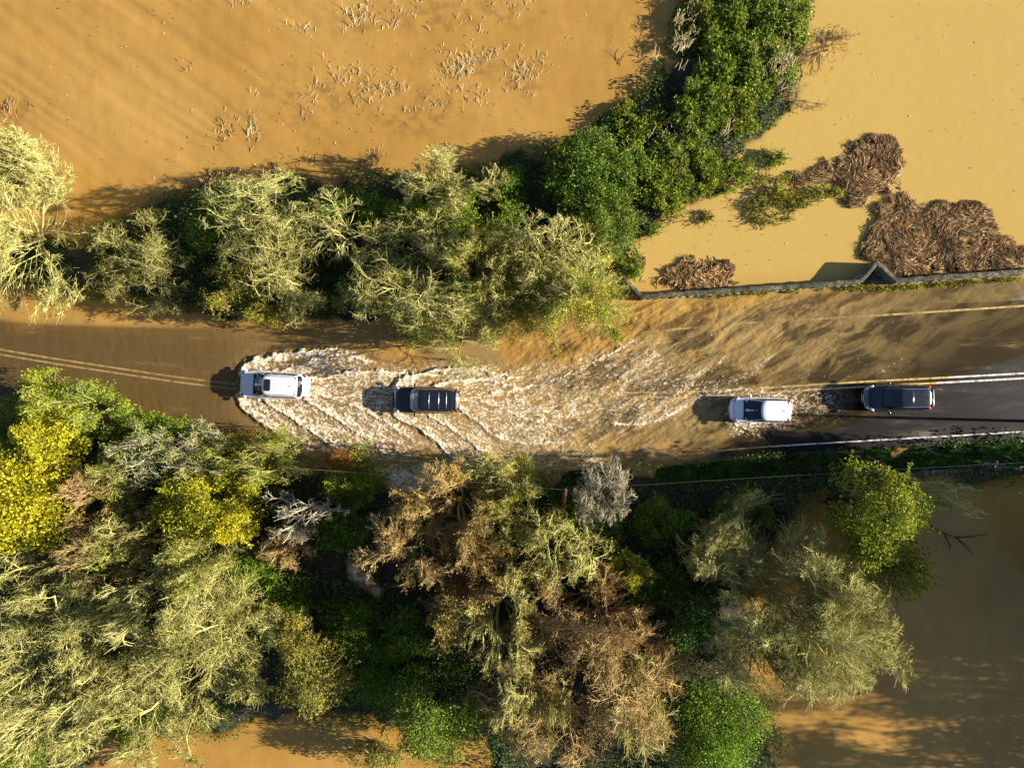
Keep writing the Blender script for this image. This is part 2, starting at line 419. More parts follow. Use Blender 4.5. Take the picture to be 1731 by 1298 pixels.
AREAS = [
 ([(515, 636), (600, 625), (690, 635), (665, 700), (700, 745), (640, 785), (560, 775), (470, 715), (515, 680)], .34, 26),
 ([(410, 625), (470, 605), (560, 600), (600, 620), (515, 636), (410, 640)], .34, 12),
 ([(405, 672), (515, 672), (560, 740), (520, 760), (440, 705)], .34, 12),
 ([(680, 642), (780, 630), (850, 636), (900, 680), (1000, 690), (960, 740), (850, 735), (770, 705), (690, 705)], .28, 26),
 ([(690, 700), (780, 700), (860, 770), (800, 790), (740, 740)], .24, 16),
 ([(850, 645), (1000, 620), (1090, 610), (1160, 660), (1040, 715), (900, 740)], .10, 40),
 ([(700, 720), (960, 720), (1000, 770), (820, 800)], .10, 30),
 ([(1238, 664), (1345, 664), (1352, 727), (1240, 728)], .42, 12),
 ([(1330, 664), (1420, 668), (1430, 700), (1350, 715)], .30, 20),
 ([(1130, 655), (1240, 655), (1240, 670), (1140, 672)], .30, 14),
 ([(648, 795), (745, 790), (742, 826), (715, 838), (660, 822)], .62, 10),
 ([(585, 945), (605, 955), (650, 1000), (640, 1012), (590, 975)], .5, 10),
]
wx = np.concatenate([[-900, -300, -120, -70, -50, -42], np.arange(-37.5, 37.51, .05), [42, 50, 70, 120, 300, 900]])
wy = np.concatenate([[-900, -300, -120, -70, -50, -40, -34], np.arange(-29, -8.21, .12), np.arange(-8.1, 7.4, .05), np.arange(7.5, 29, .11), [32, 40, 50, 70, 120, 300, 900]])
WX, WY = np.meshgrid(wx, wy)
pxs, pys = PX(WX), PY(WY)
foam = np.zeros(WX.shape); hgt = np.zeros(WX.shape); silt = np.zeros(WX.shape)
core = (np.abs(WX) < 38) & (np.abs(WY) < 30)
# long low ripples over the drowned fields
u = WX * math.cos(R_(-35)) + WY * math.sin(R_(-35)); v = -WX * math.sin(R_(-35)) + WY * math.cos(R_(-35))
left = sstep(900, 300, pxs) * sstep(420, 200, pys)
hgt += core * (.055 * left * (fbm(v * 1.0 + 1.1 * fbm(u * .15, v * .2, 2, 4), u * .09, 2, 11) - .5) * 2)
hgt += core * (.004 * (fbm(WX * 1.4, WY * 1.8, 3, 21) - .5) * 2)
# rows over the road corridor, computed only there
r0, r1 = np.searchsorted(wy, -8.2), np.searchsorted(wy, 7.45)
sl = np.s_[r0:r1, :]
px, py, X, Y = pxs[sl], pys[sl], WX[sl], WY[sl]
f = np.zeros(px.shape); h = np.zeros(px.shape)
inroad = sstep(-14, 20, poly_sd(px, py, ROADPOLY)) * (np.abs(X) < 37.4)
wob = (fbm(X * 2.2, Y * 2.2, 3, 31) - .5) * 14
wob2 = (fbm(X * 6, Y * 6, 2, 35) - .5) * 7
dens = np.zeros(px.shape)
for pts, side, hh, trail, f0, f1 in CRESTS:
    sdv, t = line_sd(px + wob * .35, py + wob * .35, smooth_line(pts, 24))
    d = sdv * side + wob * .45 + wob2 * .5
    endf = sstep(1.0, .86, t) * .75 + .25
    near = np.where((t <= 0) | (t >= 1), np.exp(-(np.abs(sdv) / 12) ** 2), 1)
    fo = f0 + (f1 - f0) * t
    a = fo * sstep(-3, 1.5, d) * np.exp(-np.clip(d, 0, None) / (trail * .72)) * near
    dens = np.maximum(dens, a * endf)
    dens = np.maximum(dens, np.minimum(1, fo * 1.3) * np.exp(-((d - 1.2) / 2.0) ** 2) * near * endf)
    hh = hh * (.62 if side > 0 else .38)
    h += hh * endf * near * np.where(d < 0, np.exp(-(d / 3.0) ** 2), np.exp(-(d / (5 + trail * .35)) ** 2))
    h -= hh * .35 * endf * near * np.exp(-((d + 8) / 6) ** 2)
for P, D, soft in AREAS:
    s_ = sstep(-soft, soft, poly_sd(px + wob, py + wob, P))
    dens = np.maximum(dens, D * s_) + .15 * D * s_ * (dens > D)
dens = np.clip(dens, 0, 1)
# lacy froth drawn out along the spreading wakes
def ridged(x, y, seed): return 1 - np.abs(2 * fbm(x, y, 3, seed, .55) - 1)
warp = fbm(X * 1.1, Y * 1.1, 2, 41) * 1.2
axis = np.interp(px, [400, 700, 1000, 1300], [650, 676, 690, 695])
rel = (py - axis) / 45.0
wl = sstep(.2, 1.1, rel); wu = sstep(-.2, -1.1, rel); wm = np.clip(1 - wl - wu, 0, 1)
def streaky(fn):
    """the field fn(u, v) laid along three wake directions and blended"""
    o = 0
    for wt, a in ((wl, -38), (wm, 0), (wu, 10)):
        ca, sa = math.cos(R_(a)), math.sin(R_(a)); o = o + wt * fn(X * ca + Y * sa, -X * sa + Y * ca)
    return o
lace = streaky(lambda a, b: .36 * ridged(a * 1.5 + warp, b * 4.4 + warp, 51) + .36 * ridged(a * 4.0 - warp, b * 8.5 + warp, 52)) + .28 * vnoise(X * 13, Y * 13, 53)
lr = np.sort(lace.ravel())
rank = np.searchsorted(lr, lace.ravel()).reshape(lace.shape) / lr.size      # uniform 0..1
f = sstep(-.46, .34, rank - (1 - dens * .86)) * (dens > .01)
# sparkle on fast thin water, painted as specks of foam colour
spk = (vnoise(X * 9, Y * 9, 61) > .955) * sstep(.5, .62, fbm(X * .5, Y * .5, 2, 62))
zone = np.maximum(sstep(-30, 20, poly_sd(px, py, [(1040, 500), (1520, 490), (1560, 560), (1560, 650), (1100, 655), (1050, 600)])),
                  sstep(-20, 20, poly_sd(px, py, [(820, 700), (1200, 690), (1230, 750), (850, 770)])))
f = np.maximum(f, spk * zone * .8)
# churn, flow ripples
churn = dens * streaky(lambda a, b: .13 * (fbm(a * 1.0, b * 2.6, 4, 71, .6) - .5) + .06 * (fbm(a * 3.6, b * 6.5, 3, 72, .6) - .5))
h += churn + f * .02
mud = np.maximum(sstep(-25, 25, poly_sd(px, py, [(500, 572), (720, 572), (720, 618), (640, 612), (560, 582)])),
                 sstep(-25, 25, poly_sd(px, py, [(820, 570), (1000, 545), (1090, 510), (1300, 510), (1100, 560), (990, 610), (880, 632)])))
h += mud * .13 * (fbm(X * 1.1, Y * 1.3, 4, 75, .5) - .5)
ang = R_(28); uu = X * math.cos(ang) + Y * math.sin(ang); vv = -X * math.sin(ang) + Y * math.cos(ang)
flow = sstep(-60, 60, poly_sd(px, py, [(860, 560), (1080, 500), (1640, 480), (1640, 640), (1300, 760), (860, 790)]))
h += flow * np.interp(px, [800, 1000, 1350, 1600], [.7, 1, .75, .3]) * (.21 * (fbm(uu * .55 + warp * .5, vv * 1.9 + warp * .4, 4, 81, .55) - .5) + .03 * (fbm(X * 5, Y * 5, 2, 82) - .5))
lft = sstep(470, 350, px)
h += lft * (.018 * (fbm(X * 3.4 + Y * .6 + warp * .5, Y * .9, 2, 85) - .5) + .014 * (fbm(X * 1.6 - Y * 1.2, Y * 2.6 + warp, 2, 86) - .5))
# keep thin water thin
dep = road_depth(px, py)
thin = np.clip((dep + .015) / .12, 0, 1)
edge = sstep(-6, 18, poly_sd(px, py, ROADPOLY))
k = edge * np.clip(thin + (dens > .2) * .6, 0, 1)
hgt[sl] += h * np.maximum(k, dens * .9)
foam[sl] = f * np.maximum(inroad, sstep(-20, 0, poly_sd(px, py, AREAS[-2][0]))) * np.clip(thin * 2, .25, 1)
# stream glimpsed among the trees
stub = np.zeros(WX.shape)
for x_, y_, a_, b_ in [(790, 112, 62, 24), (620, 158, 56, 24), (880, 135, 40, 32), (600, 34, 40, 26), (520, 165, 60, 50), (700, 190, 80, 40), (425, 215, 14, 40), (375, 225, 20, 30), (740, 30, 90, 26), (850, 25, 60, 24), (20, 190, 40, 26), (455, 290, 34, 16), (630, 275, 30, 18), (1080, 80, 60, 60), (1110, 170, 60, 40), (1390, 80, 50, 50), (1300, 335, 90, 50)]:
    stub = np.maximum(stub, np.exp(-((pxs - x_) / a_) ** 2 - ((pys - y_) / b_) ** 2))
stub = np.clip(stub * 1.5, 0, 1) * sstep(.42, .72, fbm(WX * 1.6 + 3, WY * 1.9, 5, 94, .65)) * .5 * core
pale = sstep(-40, 40, poly_sd(pxs + 20 * fbm(WX, WY, 2, 92), pys, [(1330, -300), (1330, 60), (1290, 200), (1190, 320), (1060, 400), (1050, 500), (1455, 480), (2400, 440), (2400, -300)]))
sd6 = sstep(-10, 8, poly_sd(pxs, pys, AREAS[-1][0])); foam = np.maximum(foam, sd6 * (fbm(WX * 3, WY * 3, 3, 91) > .5) * .7)
# opacity of the muddy water from its depth
TZ = terrain(pxs, pys)
depth = np.clip(hgt * .5 - TZ, 0, None)
stir = 1 + 1.1 * sstep(350, 520, pxs) * sstep(1580, 1400, pxs)
a_ = R_(26); ua = WX * math.cos(a_) + WY * math.sin(a_); va = -WX * math.sin(a_) + WY * math.cos(a_)
stk = fbm(ua * .45 + fbm(WX * .6, WY * .6, 2, 97), va * 1.5 + 1.4 * fbm(WX * .4, WY * .5, 2, 98), 4, 96, .6)
stir = stir * (1 + sstep(820, 980, pxs) * sstep(-6, 10, poly_sd(pxs, pys, ROADPOLY)) * (np.clip((stk - .5) * 4.5, -.72, .9)))      # silt stirred up between the cars
TURB = 1 - np.exp(-depth * stir / .27)
TURB = np.maximum(TURB, foam)
inr = sstep(-30, 34, poly_sd(pxs, pys, ROADPOLY) + 40 * (fbm(WX * .4, WY * .8, 3, 93) - .5))
silt = inr * .85 * (1 - .45 * sstep(.45, .62, fbm(u * .5 + 1.5 * v * .2, v * 1.1, 3, 95)) * sstep(500, 900, pxs) * sstep(1500, 1200, pxs))
mm = np.zeros(WX.shape); mm[sl] = mud; silt = np.clip(silt - mm * .6, 0, 1) * np.interp(pxs, [0, 1731], [1, 1])
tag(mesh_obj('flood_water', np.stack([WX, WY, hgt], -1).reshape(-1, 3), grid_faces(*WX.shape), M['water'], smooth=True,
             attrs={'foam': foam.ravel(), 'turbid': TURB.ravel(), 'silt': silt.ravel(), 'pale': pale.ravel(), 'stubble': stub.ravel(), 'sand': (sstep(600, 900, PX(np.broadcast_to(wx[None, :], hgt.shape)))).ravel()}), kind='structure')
del pxs, pys, WX, WY, TZ, depth, TURB, foam, silt, mm

# ------------------------------------------------------------------ mesh builders for plants
def nrm(v): return v / (np.linalg.norm(v, axis=-1, keepdims=True) + 1e-9)
def tubes(P, Rr, sides=3):
    """P (n,k,3), Rr (n,k) -> verts, quads"""
    n, k, _ = P.shape
    T = nrm(np.gradient(P, axis=1))
    ref = np.where(np.abs(T[:, :1, 2:3]) > .8, np.array([1., 0, 0]), np.array([0, 0, 1.]))
    A = nrm(np.cross(T, ref)); B = np.cross(T, A)
    ph = np.arange(sides) / sides * 2 * np.pi
    V = P[:, :, None] + Rr[:, :, None, None] * (A[:, :, None] * np.cos(ph)[None, None, :, None] + B[:, :, None] * np.sin(ph)[None, None, :, None])
    b = (np.arange(n)[:, None, None] * k + np.arange(k - 1)[None, :, None]) * sides
    s = np.arange(sides)[None, None, :]; s2 = (s + 1) % sides
    F = np.stack([b + s, b + s2, b + sides + s2, b + sides + s], -1).reshape(-1, 4)
    return V.reshape(-1, 3), F
def join(parts):
    Vs, Fs, o = [], [], 0
    for V, F in parts:
        if len(V) == 0: continue
        Vs.append(V); Fs.append(F + o); o += len(V)
    return np.concatenate(Vs), np.concatenate(Fs)
def walk(rng, start, d, L, k, curv, up, curl):
    n = len(start); P = np.empty((n, k, 3)); P[:, 0] = start
    ax = nrm(rng.normal(size=(n, 3))); c = curl * rng.normal(size=(n, 1))
    d = d.copy(); st = (L / (k - 1))[:, None]
    for i in range(1, k):
        d = nrm(d + curv * rng.normal(size=(n, 3)) + np.array([0, 0, up]) + c * np.cross(ax, d))
        P[:, i] = P[:, i - 1] + d * st
    return P
def leaves(rng, C, size, flat=.5):
    """leaf blades (quads folded along the midrib are too heavy: single kite faces) at points C"""
    n = len(C)
    N_ = nrm(rng.normal(size=(n, 3)) + np.array([.35, 0, flat * 2]))
    T = nrm(np.cross(N_, rng.normal(size=(n, 3)))); B = np.cross(N_, T)
    s = size * rng.uniform(.6, 1.3, (n, 1))
    V = np.stack([C - T * s * .55, C + B * s * .34 + N_ * s * .06, C + T * s * .6, C - B * s * .34 + N_ * s * .06], 1)
    F = np.arange(n * 4).reshape(n, 4)
    return V.reshape(-1, 3), F

TW = 1.5      # density of the finest twigs
STY = {  # stems, tilt, levels (children, angle, length ratio, wander, up, curl, points)
 'fine':  dict(stems=9, tilt=.85, lv=[(9, .65, .60, .11, .05, .12, 6), (8, .65, .50, .14, .06, .12, 5), (6, .65, .52, .16, .06, .12, 4)]),
 'open':  dict(stems=8, tilt=.95, lv=[(8, .95, .50, .20, .08, .22, 7), (7, .95, .55, .22, .06, .22, 5), (6, .9, .55, .22, .06, .2, 4)]),
 'curly': dict(stems=8, tilt=.95, lv=[(7, .80, .70, .16, .00, .34, 8), (6, .85, .62, .18, .0, .40, 7), (5, .8, .55, .18, .05, .35, 5)]),
 'brown': dict(stems=7, tilt=.92, lv=[(9, .65, .60, .12, .04, .08, 6), (9, .60, .50, .14, .05, .08, 5), (8, .55, .46, .14, .06, .08, 4)]),
 'sparse': dict(stems=4, tilt=.9, lv=[(6, .7, .66, .15, .03, .2, 7), (5, .7, .6, .16, .05, .2, 6), (3, .7, .6, .16, .05, .2, 4)]),
 'leafy': dict(stems=7, tilt=.80, lv=[(8, .7, .60, .14, .04, .08, 6), (8, .7, .50, .16, .05, .10, 5), (4, .7, .5, .16, .05, .1, 4)]),
}
SEED = [100]
def grow_tree(name, label, cat, cpx, cpy, rpx, rpy, hgt_, style, bark, leaf=None, nleaf=0, lsize=.13, rtw=.017, dens=1.0, group=None, clump=.16, mound=.0, loc=None, flat=.5, off=(0, 0)):
    SEED[0] += 1; rng = np.random.RandomState(SEED[0])
    st = STY[style]
    zc = hgt_ * .62
    if loc is None:
        c = at(cpx, cpy, zc); k = (H - zc) / H / S
        rx, ry = rpx * k, rpy * k
    else: c = np.array(loc); rx, ry = rpx, rpy
    gz = 0.0
    root = empty(name, (c[0], c[1], gz))
    tag(root, label, cat, group)
    ns = st['stems']
    az = (np.arange(ns) + rng.uniform(-.4, .4, ns)) / ns * 2 * np.pi
    tl = st['tilt'] * np.sqrt(rng.uniform(.05, 1, ns))
    d = np.stack([np.sin(tl) * np.cos(az), np.sin(tl) * np.sin(az), np.cos(tl)], 1)
    L = rng.uniform(.75, 1.05, ns)
    P = walk(rng, rng.normal(size=(ns, 3)) * np.array([.03, .03, 0]), d, L, 9, .09, .02, .06)
    levels = [(P, L)]
    for n, ang, ratio, curv, up, curl, k in st['lv']:
        PP, LL = levels[-1]; m = len(PP); n = max(2, int(round(n * (dens if len(levels) > 1 else 1) * (TW if len(levels) == 3 else 1))))
        idx = np.repeat(np.arange(m), n)
        t = np.tile((np.arange(n) + .5) / n, m) + rng.uniform(-.5, .5, m * n) / n
        t = .22 + .78 * t if len(levels) == 1 else .12 + .88 * t
        kk = PP.shape[1] - 1; f = np.clip(t, 0, .999) * kk; i0 = f.astype(int); fr = (f - i0)[:, None]
        p0 = PP[idx, i0] * (1 - fr) + PP[idx, i0 + 1] * fr; tn = nrm(PP[idx, i0 + 1] - PP[idx, i0])
        pr = nrm(np.cross(tn, rng.normal(size=tn.shape)))
        a = (ang * rng.uniform(.6, 1.3, len(idx)))[:, None]
        ro = p0 * np.array([1, 1, 0]); ro = ro / np.maximum(np.linalg.norm(ro, axis=1, keepdims=True), .25)
        cd = nrm(tn * np.cos(a) + pr * np.sin(a) + np.array([0, 0, up * 2]) + .22 * ro)
        cl = LL[idx] * ratio * rng.uniform(.6, 1.25, len(idx)) * (1.2 - .55 * t)
        levels.append((walk(rng, p0, cd, cl, k, curv, up, curl), cl))
    # fit the crown to the wanted outline
    tip = levels[-1][0][:, -1]
    e = np.percentile(np.hypot(tip[:, 0] - np.median(tip[:, 0]), tip[:, 1] - np.median(tip[:, 1])), 78)
    cx, cy = np.median(tip[:, 0]), np.median(tip[:, 1])
    zt = np.percentile(tip[:, 2], 96)
    sc_ = np.array([rx / e, ry / e, hgt_ / zt]); sh = np.array([cx, cy, 0])
    base_off = -sh * sc_
    outs = []
    for P, L_ in levels:
        zz = P[..., 2:3] / zt
        Q = (P - sh * np.clip(zz * 1.6, 0, 1)) * sc_
        rho = np.sqrt((Q[..., 0] / rx) ** 2 + (Q[..., 1] / ry) ** 2) + 1e-6
        new = np.where(rho < .85, rho, .85 + .62 * np.tanh((rho - .85) / .62))
        Q[..., :2] *= (new / rho)[..., None]
        Q[..., 2] *= 1 - .22 * np.clip(new, 0, 1.1)[...] ** 3 * np.clip(Q[..., 2] / hgt_, 0, 1)
        Q[..., 2] = np.maximum(Q[..., 2], -.3)
        outs.append(Q)
    r0 = max(.045, .0125 * hgt_)
    rtw = rtw * .62
    rad = [(r0, r0 * .45), (r0 * .42, r0 * .18), (max(rtw * 1.5, r0 * .18), rtw * 1.15), (rtw * 1.1, rtw * .6)]
    def mk(j, sides):
        Q = outs[j]; n, k = Q.shape[:2]
        rr = np.linspace(rad[j][0], rad[j][1], k)[None] * rng.uniform(.75, 1.25, (n, 1))
        return tubes(Q, rr, sides)
    V, F = mk(0, 6); mesh_obj('trunk', V, F, M[bark], root, smooth=True)
    V, F = join([mk(1, 5), mk(2, 4), mk(3, 3)]); mesh_obj('crown', V, F, M[bark], root, smooth=True)
    specs = leaf if isinstance(leaf, list) else ([(leaf, nleaf)] if leaf else [])
    for lm, nl in specs:
        nl = int(nl * 1.7)
        Q = outs[3]; n, k = Q.shape[:2]
        # leaves gather on some twigs more than others
        wgt = sstep(.35, .7, vnoise(Q[:, -1, 0] / max(.5, rx * .28), Q[:, -1, 1] / max(.5, ry * .28), SEED[0] + nl % 7)) + .15
        bi = rng.choice(n, nl, p=wgt / wgt.sum()); ki = rng.randint(0, k, nl)
        C = Q[bi, ki] + rng.normal(size=(nl, 3)) * clump * np.array([1, 1, .8])
        C[:, 2] = np.maximum(C[:, 2], .05)
        V, F = leaves(rng, C, lsize * .82, flat)
        mesh_obj('foliage', V, F, M[lm], root)
    return root

def grow_shrub(name, label, cat, cpx, cpy, rpx, rpy, hgt_, leaf, nleaf, lsize=.13, bark='bark_dark', group=None, blobs=26, sprays=40, rot=0, flat=.4, blobr=.30, spray_mat=None):
    """leaf covered bush: many leaf clumps on a lumpy mound, arching stems poking out"""
    SEED[0] += 1; rng = np.random.RandomState(SEED[0])
    zc = hgt_ * .6; c = at(cpx, cpy, zc); k = (H - zc) / H / S; rx, ry = rpx * k, rpy * k
    root = empty(name, (c[0], c[1], 0), rot); tag(root, label, cat, group)
    a = rng.uniform(0, 2 * np.pi, blobs); q = np.sqrt(rng.uniform(0, 1, blobs)) * .85
    bx, by = np.cos(a) * q * rx, np.sin(a) * q * ry
    bz = hgt_ * np.sqrt(np.clip(1 - (q * .95) ** 2, 0.05, 1)) * rng.uniform(.55, 1.0, blobs)
    br = blobr * min(rx, ry) * rng.uniform(.6, 1.35, blobs) + .12
    # stems
    ns = max(10, blobs)
    st = np.stack([bx * .25, by * .25, np.full(blobs, -.2)], 1); en = np.stack([bx, by, bz], 1)
    t = np.linspace(0, 1, 6)[None, :, None]
    P = st[:, None] * (1 - t) + en[:, None] * t + rng.normal(size=(blobs, 6, 3)) * .08
    V, F = tubes(P, np.linspace(.045, .016, 6)[None] * np.ones((blobs, 1)), 4); mesh_obj('stems', V, F, M[bark], root, smooth=True)
    specs = leaf if isinstance(leaf, list) else [(leaf, nleaf)]
    spx = None
    if sprays:
        bi = rng.randint(0, blobs, sprays); d = nrm(rng.normal(size=(sprays, 3)) + np.array([.1, 0, .55]) + .6 * nrm(np.stack([bx, by, bz * 0], 1))[bi])
        Ls = rng.uniform(.4, 1.1, sprays) * (.35 + .25 * hgt_ ** .5)
        spx = walk(rng, en[bi], d, Ls + br[bi] * .8, 6, .14, -.05, .15)
        V, F = tubes(spx, np.linspace(.016, .009, 6)[None] * np.ones((sprays, 1)), 3)
        mesh_obj('shoots', V, F, M[spray_mat or bark], root)
    tot = sum(n for _, n in specs)
    lsize = lsize * .82
    for lm, nl in specs:
        nl = int(nl * 1.45)
        n1 = int(nl * (.78 if sprays else 1)); w_ = br ** 2; bi = rng.choice(blobs, n1, p=w_ / w_.sum())
        dv = nrm(rng.normal(size=(n1, 3)) + np.array([0, 0, .35])); rr = br[bi][:, None] * rng.uniform(.35, 1.08, (n1, 1)) ** .6
        C = en[bi] + dv * rr * np.array([1.15, 1.15, .85])
        if sprays:
            n2 = nl - n1; C2 = spx[rng.randint(0, sprays, n2), rng.randint(1, 6, n2)] + rng.normal(size=(n2, 3)) * .06; C = np.concatenate([C, C2])
        C[:, 2] = np.maximum(C[:, 2], .04)
        V, F = leaves(rng, C, lsize, flat); mesh_obj('foliage', V, F, M[lm], root)
    return root

# ------------------------------------------------------------------ stone parapet
def prism_path(pts, z0, z1, th, rng, name, parent, mat, step=.75, jit=.03, gap=.012, c=.018):
    """row of dressed stones along a path given as world xy points"""
    Vs, Fs, o = [], [], 0
    for a, b in zip(pts[:-1], pts[1:]):
        a, b = np.array(a), np.array(b); L = np.linalg.norm(b - a); d = (b - a) / L; n = np.array([-d[1], d[0]])
        m = max(1, int(round(L / step))); cuts = np.linspace(0, L, m + 1); cuts[1:-1] += rng.uniform(-.12, .12, m - 1) * step
        for i in range(m):
            s0, s1 = cuts[i] + gap / 2, cuts[i + 1] - gap / 2
            t0 = th / 2 + rng.uniform(-jit, jit); zz = z1 + rng.uniform(-jit, jit)
            q = []
            for z, ins in ((z0, 0), (zz - c, 0), (zz, c)):
                for s, e in ((s0 + ins * .1, -t0 + ins), (s1 - ins * .1, -t0 + ins), (s1 - ins * .1, t0 - ins), (s0 + ins * .1, t0 - ins)):
                    p = a + d * s + n * e; q.append((p[0], p[1], z))
            Vs += q
            for r in (0, 4):
                for j in range(4): Fs.append((o + r + j, o + r + (j + 1) % 4, o + r + 4 + (j + 1) % 4, o + r + 4 + j))
            Fs.append((o + 8, o + 9, o + 10, o + 11)); o += 12
    return mesh_obj(name, np.array(Vs), np.array(Fs), mat, parent)
rng = np.random.RandomState(3)
WH = 1.05
wp = [at(x, y, WH)[:2] for x, y in [(1052, 468), (1083, 501), (1270, 489), (1455, 476), (1482, 443), (1515, 474), (1731, 459), (1960, 444)]]
pr = empty('stone_parapet', (*wp[3], 0)); tag(pr, 'mossy old stone bridge parapet with pointed refuge along the north edge of the flooded road', 'wall')
loc = [p - wp[3] for p in wp]
prism_path(loc, -1.3, .42, .32, rng, 'wall', pr, M['stone'], .55, .02)
prism_path(loc, .425, WH - .14, .27, rng, 'wall', pr, M['stone'], .62, .02)
def cap_strip(pts, z0, z1, th, parent):
    Vs, Fs, o = [], [], 0
    for a, b in zip(pts[:-1], pts[1:]):
        a, b = np.array(a), np.array(b); L = np.linalg.norm(b - a); d = (b - a) / L; n_ = np.array([-d[1], d[0]]); m = max(3, int(L / .12))
        for k in range(m + 1):
            p = a + d * L * k / m; e = (vnoise(p[0] * 2.5, p[1] * 2.5, 3) - .5) * .07; zz = z1 + (vnoise(p[0] * 3, p[1] * 3, 9) - .5) * .05
            for off_, z in ((-th / 2 + e, z0), (-th / 2 + e, zz - .04), (-th / 2 + .05 + e, zz), (0, zz + .015), (th / 2 - .05 + e, zz), (th / 2 + e, zz - .04), (th / 2 + e, z0)):
                q = p + n_ * off_; Vs.append((q[0], q[1], z))
        f = grid_faces(m + 1, 7) + o; Fs.append(f); o += (m + 1) * 7
        Fs.append(np.array([(o - 7, o - 6, o - 1, o - 1), ])[:, :3].repeat(1, 0)) if False else None
    return mesh_obj('coping', np.array(Vs), [f for f in Fs if f is not None], M['coping'], parent)
cap_strip(loc, WH - .16, WH, .34, pr)
# refuge floor
a, b, c = [at(x, y, 0)[:2] for x, y in [(1452, 484), (1482, 452), (1520, 480)]]
V = np.array([(*a, -1.2), (*b, -1.2), (*c, -1.2), (*a, .06), (*b, .06), (*c, .06)])
tag(mesh_obj('refuge_floor', V, [np.array([(0, 1, 4, 3), (1, 2, 5, 4), (2, 0, 3, 5)]), np.array([(3, 4, 5)])], M['pave']), kind='structure')
def leaf_line(name, pts, n, mat, lsize, spread, zmax, seed):
    rng = np.random.RandomState(seed); c = smooth_line(pts, 200)
    u = vnoise(np.arange(200) / 4.0, np.zeros(200), seed) ** 2.2; i = rng.choice(200, n, p=u / u.sum())
    C = np.zeros((n, 3)); C[:, 0] = (c[i, 0] - 865.5) / S + rng.normal(size=n) * .15; C[:, 1] = (649 - c[i, 1]) / S + rng.normal(size=n) * spread
    C[:, 2] = rng.uniform(.02, zmax, n)
    V, F = leaves(rng, C, lsize, .6); return mesh_obj(name, V, F, M[mat])
tag(leaf_line('wall_weeds', [(1180, 501), (1300, 494), (1455, 486), (1500, 489), (1600, 481), (1731, 471)], 3600, 'lf_ygreen', .10, .10, .3, 5),
    'low yellow green weeds sprouting along the foot of the stone parapet', 'weeds', kind='stuff')
# low stone edging in the shade, far side of the grass verge
rng = np.random.RandomState(4)
ep = [at(x, y, .3)[:2] for x, y in [(1490, 806), (1560, 799), (1640, 793), (1731, 786), (1900, 772)]]
er = empty('stone_edging', (*ep[1], 0)); tag(er, 'low pale stone edging in shadow beside the dark verge, right of the photo', 'edging')
prism_path([p - ep[1] for p in ep], -.8, .30, .30, rng, 'stones', er, M['stone'], .5, .06, .05)

# leaning pole and the cable on it
def pole(name, base, top, r0, r1, mat, parent, z_at=None):
    n = 10; t = np.linspace(0, 1, n)[:, None]; P = (np.array(base) * (1 - t) + np.array(top) * t)[None]
    V, F = tubes(P, np.linspace(r0, r1, n)[None], 10); m = len(V)
    V = np.concatenate([V, P[:, -1]]); s = 10; capi = np.array([[m - s + i, m - s + (i + 1) % s, m] for i in range(s)])
    return mesh_obj(name, V, [F, capi], mat, parent, smooth=True)
b = at(951, 880, 0); t_ = at(955.5, 828, 5.2)
pr = empty('leaning_pole', b); tag(pr, 'short leaning weathered pole with rusty top standing among the trees by the road', 'pole')
mid = (t_ - b) * .42
pole('post', (0, 0, -.5), mid, .05, .045, M['bark_grey'], pr)
pole('rusty_head', mid, t_ - b, .115, .13, M['rust'], pr)
def cable(name, a, b, sag, label, r=.016):
    n = 40; t = np.linspace(0, 1, n)[:, None]; P = a * (1 - t) + b * t; P[:, 2] -= sag * 4 * (t * (1 - t))[:, 0]
    o = empty(name, a); V, F = tubes((P - a)[None], np.full((1, n), r), 5)
    mesh_obj('strand', V, F, M['wire'], o, smooth=True); return tag(o, label, 'cable')
cable('overhead_cable', t_ + np.array([.1, 0, -.05]), at(1800, 778, 7.5), .35, 'thin pale overhead cable running from the leaning pole over the shaded verge', .006)
cable('overhead_cable', t_ + np.array([-.1, 0, -.05]), at(480, 790, 6.4), .3, 'thin dark overhead cable running left from the leaning pole over the foaming outfall', .008)

# ------------------------------------------------------------------ cars
G = {}
G['white'] = plain('white car paint', (.74, .76, .80), .3, 0, 1.0)
G['silver'] = plain('pale silver car paint', (.66, .69, .74), .3, 0, 1.0)
G['black'] = plain('black car paint', (.010, .011, .014), .25, 0, 1.0)
G['navy'] = plain('blue black car paint', (.010, .012, .016), .25, 0, 1.0)
G['glass'] = plain('tinted car glass', (.012, .015, .018), .04, 0, 0, .8)
G['bglass'] = plain('windscreen with painted sky', (.16, .25, .32), .06, 0, 0, 1.0)  # pale blue sky reflection painted into the glass base colour
G['trim'] = plain('black plastic trim', (.015, .015, .015), .6)
G['chrome'] = plain('chrome', (.75, .76, .78), .15, 1.0)
G['tyre'] = plain('tyre rubber', (.018, .018, .018), .9)
G['alloy'] = plain('alloy rim', (.45, .46, .48), .3, .9)
G['lamp'] = plain('clear lamp lens', (.62, .66, .70), .08, .2, 1.0)
G['tail'] = plain('red lamp lens', (.42, .015, .012), .12, 0, 1.0)
G['plate_w'] = plain('white number plate', (.75, .75, .72), .4)
G['plate_y'] = plain('yellow number plate', (.75, .55, .08), .4)

